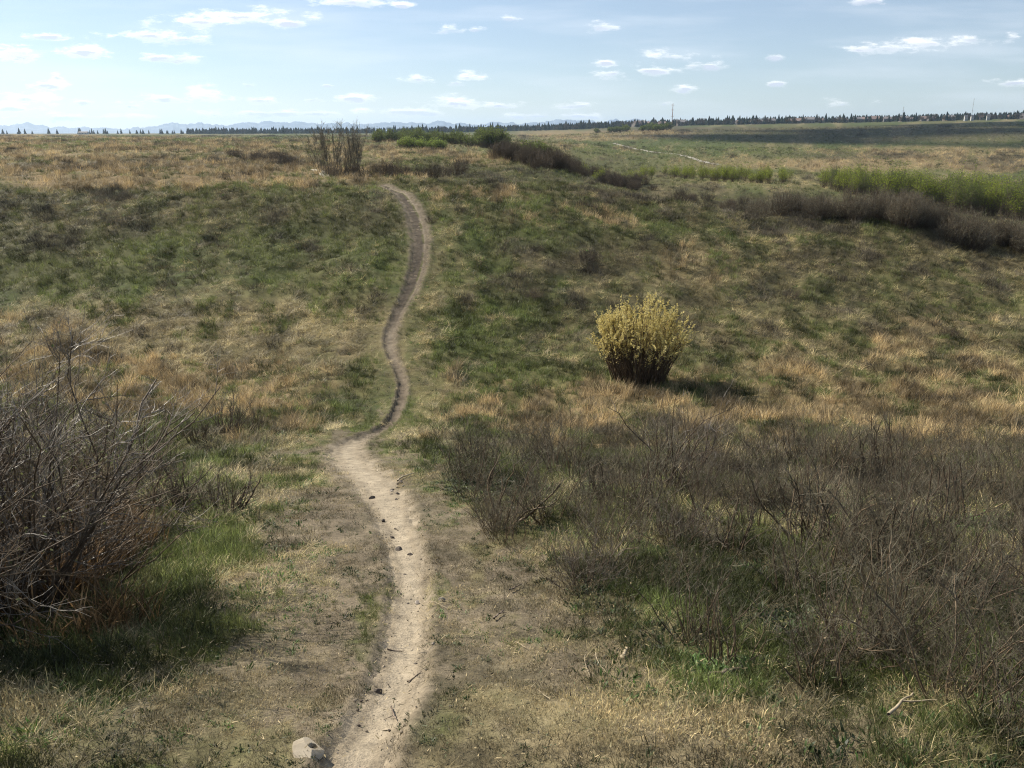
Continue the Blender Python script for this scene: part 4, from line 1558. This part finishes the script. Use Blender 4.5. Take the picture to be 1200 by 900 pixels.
def house_meshes(seed, wmat, rmat):
    rng = np.random.default_rng(seed)
    w, d, h, rh = rng.uniform(9, 13), rng.uniform(8, 10), rng.uniform(3.2, 5.5), rng.uniform(2.2, 3.2)
    v = [(-w / 2, -d / 2, -.5), (w / 2, -d / 2, -.5), (w / 2, d / 2, -.5), (-w / 2, d / 2, -.5), (-w / 2, -d / 2, h), (w / 2, -d / 2, h), (w / 2, d / 2, h), (-w / 2, d / 2, h), (-w / 2, 0, h + rh), (w / 2, 0, h + rh)]
    wall = mesh_from('house_wall', v, [np.array([(0, 1, 5, 4), (1, 2, 6, 5), (2, 3, 7, 6), (3, 0, 4, 7)]), np.array([(4, 8, 7), (5, 6, 9)])], wmat)
    o = .5
    rv = [(-w / 2 - o, -d / 2 - o, h - .3), (w / 2 + o, -d / 2 - o, h - .3), (w / 2 + o, 0, h + rh + .15), (-w / 2 - o, 0, h + rh + .15), (-w / 2 - o, d / 2 + o, h - .3), (w / 2 + o, d / 2 + o, h - .3)]
    rv += [(x, y, z + .25) for x, y, z in rv]
    roof = mesh_from('house_roof', rv, np.array([(0, 3, 2, 1), (3, 4, 5, 2), (6, 7, 8, 9), (9, 8, 11, 10), (0, 1, 7, 6), (4, 10, 11, 5), (0, 6, 9, 3), (3, 9, 10, 4), (1, 2, 8, 7), (2, 5, 11, 8)]), rmat)
    M_WIN = bpy.data.materials.get('dark_window') or mat_plain('dark_window', (.02, .025, .03), (.03, .035, .04), 3, .2, .5)
    wins = []
    for x in np.linspace(-w * .32, w * .32, 3):
        wins.append((x, rng.uniform(.9, 1.2)))
    out = [('wall', wall), ('roof', roof)]
    for x, s in wins:
        q = [(x - s / 2, -d / 2 - .06, .9), (x + s / 2, -d / 2 - .06, .9), (x + s / 2, -d / 2 - .06, 2.2), (x - s / 2, -d / 2 - .06, 2.2)]
        q += [(a, -d / 2 + .05, c) for a, b, c in q]
        out.append(('window', mesh_from('house_window', q, np.array([(0, 1, 2, 3), (5, 4, 7, 6), (4, 0, 3, 7), (1, 5, 6, 2), (3, 2, 6, 7), (4, 5, 1, 0)]), M_WIN)))
    return out


def build_skyline():
    rng = np.random.default_rng(61)
    con = [conifer_mesh(700 + i) for i in range(6)]
    lft = [leafless_tree_mesh(720 + i) for i in range(4)]
    made = {}

    def put(kind, k, loc, s, lab, cat, grp, name):
        key = (kind, k, grp)
        src = (con if kind == 'c' else lft)[k]
        if key not in made:
            o = made[key] = build_thing(name, src, lab, cat, loc, rng.uniform(0, 6.28), grp)
            o.scale = (s * rng.uniform(.85, 1.2),) * 2 + (s,)
        else:
            copy_thing(made[key], loc, rng.uniform(0, 6.28), (s * rng.uniform(.85, 1.2),) * 2 + (s,), lab)
    # scattered clumps at the left, thickening towards the middle
    for px in [28, 31, 34, 45, 48, 53, 62, 80, 88, 90, 113, 116, 126, 128, 131, 135, 142, 143, 146, 158, 161, 170, 178, 181, 184, 186, 192, 204, 207, 212, 215, 219, 222, 229, 232, 235]:
        put('c', int(rng.integers(0, 6)), spot_d(px + rng.normal(), rng.uniform(1150, 1300)), rng.uniform(.5, .95), 'small dark conifer in the scattered far clumps at the thin end of the treeline', 'conifer', 'scattered conifers at the thin end of the treeline', 'conifer')
    n = 0
    while n < 250:
        px = rng.uniform(226, 1215)
        near = float(np.interp(px, [226, 600, 800, 1200], [1120, 1060, 1020, 960]))
        put('c', int(rng.integers(0, 6)), spot_d(px, near * rng.uniform(.98, 1.06)), rng.uniform(.55, 1.12) * float(np.interp(px, [226, 300, 700, 1200], [.85, 1, 1.1, 1.0])), 'dark conifer standing in the long treeline on the horizon', 'conifer', 'conifers of the long treeline', 'conifer')
        n += 1
    for n in range(135):
        px = rng.uniform(600, 1215) if n > 25 else rng.uniform(260, 600)
        near = float(np.interp(px, [226, 600, 800, 1200], [1110, 1050, 1010, 950]))
        put('l', int(rng.integers(0, 4)), spot_d(px, near * rng.uniform(.98, 1.05)), rng.uniform(.6, 1.15), 'grey leafless tree mixed into the long treeline on the horizon', 'tree', 'leafless trees of the long treeline', 'leafless_tree')
    # the mass of trees behind them reads as one wood
    V, F, b = [], [], 0
    for i in range(2300):
        px = rng.uniform(235, 1260)
        x, y, z = spot_d(px, rng.uniform(1120, 1400) if px < 650 else rng.uniform(1040, 1250))
        me = con[int(rng.integers(0, 6))][1][1]
        co = np.empty(len(me.vertices) * 3, np.float32)
        me.vertices.foreach_get('co', co)
        co = co.reshape(-1, 3) * rng.uniform(.45, .92) * np.array([1.5, 1.5, 1])
        V.append(co + np.array([x, y, z]))
        f = np.empty(len(me.polygons) * 3, np.int32)
        me.polygons.foreach_get('vertices', f)
        F.append(f.reshape(-1, 3) + b)
        b += len(co)
    o = link('far_woods', mesh_from('far_woods', np.concatenate(V), np.concatenate(F), M_NEEDLE))
    tag(o, 'dark mass of conifers behind the treeline on the horizon', 'woods', kind='stuff')
    walls = [mat_plain('cream_siding', (.17, .155, .14), (.22, .2, .18), .3, .8), mat_plain('grey_siding', (.13, .125, .125), (.17, .16, .16), .3, .8), mat_plain('pale_tan_siding', (.17, .14, .12), (.21, .18, .15), .3, .8)]
    roofs = [mat_plain('grey_shingle', (.16, .14, .14), (.22, .20, .19), .5, .8), mat_plain('brown_shingle', (.22, .16, .14), (.28, .21, .18), .5, .8), mat_plain('light_shingle', (.24, .22, .21), (.28, .26, .25), .5, .8)]
    hs = [house_meshes(740 + i, walls[i % 3], roofs[(i * 2 + 1) % 3]) for i in range(4)]
    firsts = {}
    for i, px in enumerate([735, 741, 748, 756, 764, 772, 790, 852, 866, 880, 893, 904, 915, 926, 938, 951, 963, 974, 985, 997, 1009, 1021, 1033, 1046, 1059, 1072, 1088, 1120, 1150, 1168, 1182, 1195]):
        k = i % 4
        px += rng.normal() * 6
        loc = spot_d(px, float(np.interp(px, [700, 1200], [1060, 1010])) * rng.uniform(.99, 1.03))
        if k not in firsts:
            firsts[k] = build_thing('house', hs[k], 'small far house with a pitched roof among the trees of the horizon', 'house', loc, rng.uniform(-.6, .6), 'houses along the treeline')
        else:
            copy_thing(firsts[k], loc, rng.uniform(-.6, .6), rng.uniform(.75, 1.0))
    white = mat_plain('white_siding', (.38, .375, .36), (.43, .42, .41), .3, .7)
    for px, lab, sc in ((1107, 'white slab sided house at the far treeline, left one of the bright pair', .8), (1114, 'white house at the far treeline, middle of the bright row', .7), (1132, 'white house standing apart right of the bright pair', .8), (119, 'white shed alone on the far flat horizon among scattered conifers', .75)):
        o = build_thing('house', house_meshes(750 + px, white, roofs[2]), lab, 'house', spot_d(px, 925 if px > 200 else 1150), rng.uniform(-.3, .3))
        o.scale = (sc * .34, sc * .4, sc * 1.0) if px > 200 else (sc * 1.3, sc, sc * .8)
    # masts
    steel = mat_plain('mast_steel', (.25, .24, .24), (.36, .34, .33), .5, .5, .4)
    redw = mat_plain('mast_red', (.34, .20, .17), (.42, .28, .24), .5, .6, .3)
    for px, h, r, m, lab in ((779, 25, .55, redw, 'reddish mast rising from the treeline where the mountains end'), (1036, 17, .28, steel, 'short thin grey mast above the middle of the houses'), (1113, 24, .24, steel, 'tall thin grey mast above the bright white houses')):
        x, y, z = spot_d(px, 980)
        t = Tubes(6)
        t.add([(0, 0, -1), (0, 0, h * .5), (0, 0, h)], r, r * .45)
        c = Tubes(5)
        for q in (.45, .72, .93):
            c.add([(-r * 3, 0, h * q), (r * 3, 0, h * q)], r * .35, r * .35)
            c.add([(0, -r * 3, h * q), (0, r * 3, h * q)], r * .35, r * .35)
        build_thing('radio_mast', [('pole', t.mesh('mast_pole', m)), ('antenna', c.mesh('mast_antenna', m))], lab, 'mast', (x, y, z))


build_skyline()


# ---------------------------------------------------------------- the cloud whose shadow darkens the far right slope
def ico(sub):
    import bmesh
    bm = bmesh.new()
    bmesh.ops.create_icosphere(bm, subdivisions=sub, radius=1.0)
    v = np.array([q.co[:] for q in bm.verts])
    f = np.array([[q.index for q in p.verts] for p in bm.faces])
    bm.free()
    return v, f


def noise3(v, s, seed):
    return (vnoise(v[:, 0] * s + 7, v[:, 1] * s + v[:, 2] * s * .7, seed) + vnoise(v[:, 1] * s - 3, v[:, 2] * s + v[:, 0] * s * .6, seed + 1) + vnoise(v[:, 2] * s + 11, v[:, 0] * s - v[:, 1] * s * .5, seed + 2)) / 3 - .5


def build_cloud():
    rng = np.random.default_rng(12)
    hgt = 2400.0
    off = hgt / math.tan(SUN_EL)
    v0, f0 = ico(4)
    V, F, b = [], [], 0
    for i in range(64):
        gx = rng.uniform(80, 640)
        gy = 425 + rng.normal() * .46 * (50 + .42 * gx) + gx * .30
        s = rng.uniform(12, 40) + gx * .035
        v = v0 * np.array([s * 1.3, s * .75, s * .55])
        v = v * (1 + .5 * noise3(v0, 3.1, i)[:, None])
        v[:, 2] = np.where(v[:, 2] < 0, v[:, 2] * .35, v[:, 2])
        V.append(v + np.array([gx + math.sin(SUN_AZ) * off, gy + math.cos(SUN_AZ) * off, hgt]))
        F.append(f0 + b)
        b += len(v0)
    m = mat_plain('cloud_white', (.86, .86, .87), (.92, .92, .92), .01, 1.0, 0)
    o = link('cloud', mesh_from('cloud', np.concatenate(V), np.concatenate(F), m, shade=True))
    tag(o, 'white fair weather cloud drifting overhead', 'cloud', kind='stuff')


build_cloud()


# ---------------------------------------------------------------- stones, sticks and litter
M_STONE_PALE = mat_plain('pale_limestone', (.29, .25, .185), (.39, .34, .26), 18, .85, .2, 0, .35)
M_STONE_DARK = mat_plain('dark_pebble', (.060, .050, .042), (.12, .10, .082), 30, .8, .25, 0, .3)
M_STONE_GREY = mat_plain('grey_pebble', (.22, .19, .16), (.36, .32, .27), 30, .85, .2, 0, .3)
M_STRAWSTICK = mat_plain('bleached_stalk', (.27, .225, .15), (.43, .36, .25), 40, .7, .2)
M_WOOD = mat_plain('weathered_wood', (.13, .10, .075), (.24, .19, .15), 14, .8, .2, 0, .3)


def stone_mesh(name, seed, size, mat, rough=.5, sub=3, dent=None):
    v, f = ico(sub)
    n = 1 + rough * noise3(v, 1.5, seed) + rough * .4 * noise3(v, 4.0, seed + 5) + rough * .16 * noise3(v, 11.0, seed + 8)
    w = v * n[:, None]
    rng = np.random.default_rng(seed)
    for _ in range(11):                      # chipped faces
        d = unit(rng.normal(size=3))
        lim = rng.uniform(.5, .8)
        over = np.maximum(w @ d - lim, 0)
        w = w - over[:, None] * d * .92
    w = w * np.array(size)
    if dent is not None:
        c, r, dep = dent
        q = np.linalg.norm((w - np.array(c))[:, :2], axis=1) / r
        w[:, 2] -= np.where(w[:, 2] > 0, dep * np.clip(1 - q, 0, 1) ** .5, 0)
    return mesh_from(name, w, f, mat, shade=False)


def build_stones():
    rng = np.random.default_rng(31)
    x, y, z = spot(360, 884)
    me = stone_mesh('rock', 901, (.064, .038, .018), M_STONE_PALE, .55, 5, ((.016, .010, 0), .013, .022))
    o = link('rock', me)
    o.location = (x, y, z + .012)
    o.rotation_euler = (.12, -.05, -.35)
    tag(o, 'pale angular rock with a dark hollow on top beside the start of the path', 'rock')
    data = [  # px, py, size in photo pixels, material, label
        (443, 806, 11, M_STONE_DARK, 'dark angular stone on the pale track nearest the rock'),
        (518, 706, 9, M_STONE_GREY, 'rounded stone with a pale top on the soil right of the track'),
        (481, 647, 8, M_STONE_DARK, 'dark squarish stone in the middle of the pale track'),
        (466, 641, 11, M_STONE_DARK, 'flat dark stone lying left of the squarish one on the track'),
        (459, 624, 7, M_STONE_DARK, 'small dark stone on the track behind the flat one'),
        (463, 616, 5, M_STONE_DARK, 'tiny dark stone behind the small one on the track'),
        (449, 608, 6, M_STONE_DARK, 'small dark stone at the left rim of the pale track'),
        (474, 671, 5, M_STONE_DARK, 'tiny dark stone in front of the squarish one on the track'),
        (478, 702, 5, M_STONE_DARK, 'tiny dark pebble on the narrowest stretch of the pale track'),
        (489, 701, 8, M_STONE_GREY, 'grey pebble right of the tiny dark one on the narrow track'),
        (487, 774, 6, M_STONE_DARK, 'dark pebble on the track right of the lying twig'),
        (436, 582, 8, M_STONE_DARK, 'dark stone at the left rim just before the path bends away'),
        (508, 757, 5, M_STONE_GREY, 'pale pebble on the soil right of the track'),
        (755, 652, 10, M_STONE_PALE, 'pale stone half hidden at the foot of the thicket'),
        (702, 633, 9, M_STONE_PALE, 'whitish stone under the twigs at the edge of the thicket'),
        (469, 690, 4, M_STONE_DARK, 'tiny dark pebble at the left side of the narrow track'),
    ]
    for i, (px, py, s, m, lab) in enumerate(data):
        x, y, z = spot(px, py)
        w = s / FPX * math.hypot(y, z - EYE) * .5
        o = link('stone', stone_mesh('stone', 910 + i, (w * 1.1, w * .8, w * rng.uniform(.55, .8)), m, .5, 3))
        o.location = (x, y, z + .012 + w * .3)
        o.rotation_euler = (0, 0, rng.uniform(0, 6))
        tag(o, lab, 'stone')
    for i in range(16):
        px, py = 466 + rng.normal() * 9, 573 + rng.normal() * 6
        x, y, z = spot(px, py)
        w = rng.uniform(3, 6) / FPX * math.hypot(y, z - EYE) * .5
        o = link('stone', stone_mesh('stone', 940 + i, (w, w * .8, w * .65), M_STONE_DARK if i % 3 else M_STONE_GREY, .5, 2))
        o.location = (x, y, z + .012 + w * .3)
        tag(o, 'little stone in the rubble heap at the path rim below its bend', 'stone', 'little stones heaped at the path rim')


build_stones()


def build_gravel():
    rng = np.random.default_rng(44)
    meshes = []
    for i in range(5):
        v, f = ico(1)
        v = v * (1 + .6 * noise3(v, 1.7, 70 + i)[:, None]) * np.array([1, .8, .55])
        meshes.append(mesh_from('gravel', v, f, M_GRIT, {'rnd': np.full(len(v), .5)}))
    n = 1500
    k = rng.integers(0, int(len(PATH) * .42), n)
    off = rng.normal(size=n) * .75
    tang = np.gradient(PATH[:, :2], axis=0)
    tang /= np.linalg.norm(tang, axis=1)[:, None]
    x = PATH[k, 0] + tang[k, 1] * off * PATH[k, 2] + rng.normal(size=n) * .04
    y = PATH[k, 1] - tang[k, 0] * off * PATH[k, 2] + rng.normal(size=n) * .04
    z = ground_z(x, y) + .006
    sz = .0022 + .0065 * rng.uniform(size=n) ** 3
    col = mixc(np.broadcast_to(np.array([.09, .075, .06]), (n, 3)), np.array([.33, .28, .21]), rng.uniform(size=n))
    scatter('gravel', meshes, np.stack([x, y, z], 1), rng.uniform(0, 6.28, (n, 3)) * np.array([.1, .1, 1]), sz, rng.integers(0, 5, n), col, 'fine grit and crumbs of soil on the trodden path', 'gravel')


M_GRIT = mat_blade('grit', 0.0, .9, .1)
build_gravel()


def stick(name, p0, p1, r, mat, lab, cat, sag=.02, h=.012, seed=0, fork=False):
    rng = np.random.default_rng(seed)
    a, b = spot(*p0), spot(*p1)
    a, b = np.array(a), np.array(b)
    n = 9
    pts = []
    side = unit(np.cross(b - a, (0, 0, 1)))
    for i in range(n + 1):
        q = i / n
        p = a + (b - a) * q + side * math.sin(q * math.pi) * sag + rng.normal(size=3) * r * .5
        p[2] = gz(p[0], p[1]) + h + r
        pts.append(p)
    pts = np.array(pts)
    o = pts.mean(0)
    t = Tubes(6)
    t.add(pts - o, r, r * .55)
    if fork:
        k = 5
        t.add(wander(rng, pts[k] - o, unit(pts[-1] - pts[0]) + side * .8 + np.array([0, 0, .2]), np.linalg.norm(b - a) * .35, 4, .1), r * .6, r * .3)
    ob = link(name, t.mesh(name, mat))
    ob.location = o
    tag(ob, lab, cat)


def build_sticks():
    stick('stalk', (698, 768), (735, 812), .0022, M_STRAWSTICK, 'long curved straw stalk on the dry turf right of the path', 'stalk', .03, seed=1)
    stick('stalk', (686, 770), (692, 800), .0018, M_STRAWSTICK, 'short straight straw stalk left of the long curved one', 'stalk', .01, seed=2)
    stick('stalk', (502, 708), (536, 719), .0018, M_STRAWSTICK, 'thin curved pale stalk beside the rounded stone', 'stalk', .02, seed=3)
    stick('stalk', (604, 755), (617, 763), .0018, M_STRAWSTICK, 'short pale stalk on the bare soil right of the track', 'stalk', .0, seed=4)
    stick('stalk', (630, 815), (645, 824), .0018, M_STRAWSTICK, 'short pale stalk low on the dry turf', 'stalk', .0, seed=5)
    stick('twig', (453, 760), (474, 758), .0032, M_WOOD, 'dark straight twig lying across the pale track', 'twig', .0, seed=6)
    stick('twig', (458, 823), (464, 837), .003, M_WOOD, 'small forked twig on the track beyond the rock', 'twig', .0, seed=7, fork=True)
    stick('twig', (478, 795), (494, 786), .0028, M_WOOD, 'short dark twig at the right rim of the pale track', 'twig', .004, seed=8)
    stick('dead_branch', (832, 798), (870, 791), .010, M_WOOD, 'weathered piece of branch lying before the thicket', 'branch', .01, seed=9)
    stick('dead_branch', (1040, 849), (1068, 821), .006, M_STRAWSTICK, 'bleached forked branch propped in the grass at the front of the thicket', 'branch', .0, .03, seed=10, fork=True)
    stick('dead_branch', (466, 565), (486, 556), .009, M_STRAWSTICK, 'pale stick at the rubble heap below the path bend', 'branch', .0, seed=11)
    stick('dead_branch', (597, 695), (612, 688), .005, M_WOOD, 'dark bit of branch on the soil at the grass edge', 'branch', .0, seed=12)
    stick('dead_branch', (578, 730), (590, 722), .005, M_WOOD, 'crooked bit of branch on the bare soil', 'branch', .0, seed=13, fork=True)
    stick('wood_chip', (731, 776), (735, 764), .008, M_STRAWSTICK, 'pale chip of wood beside the long curved stalk', 'wood chip', .0, seed=14)


build_sticks()
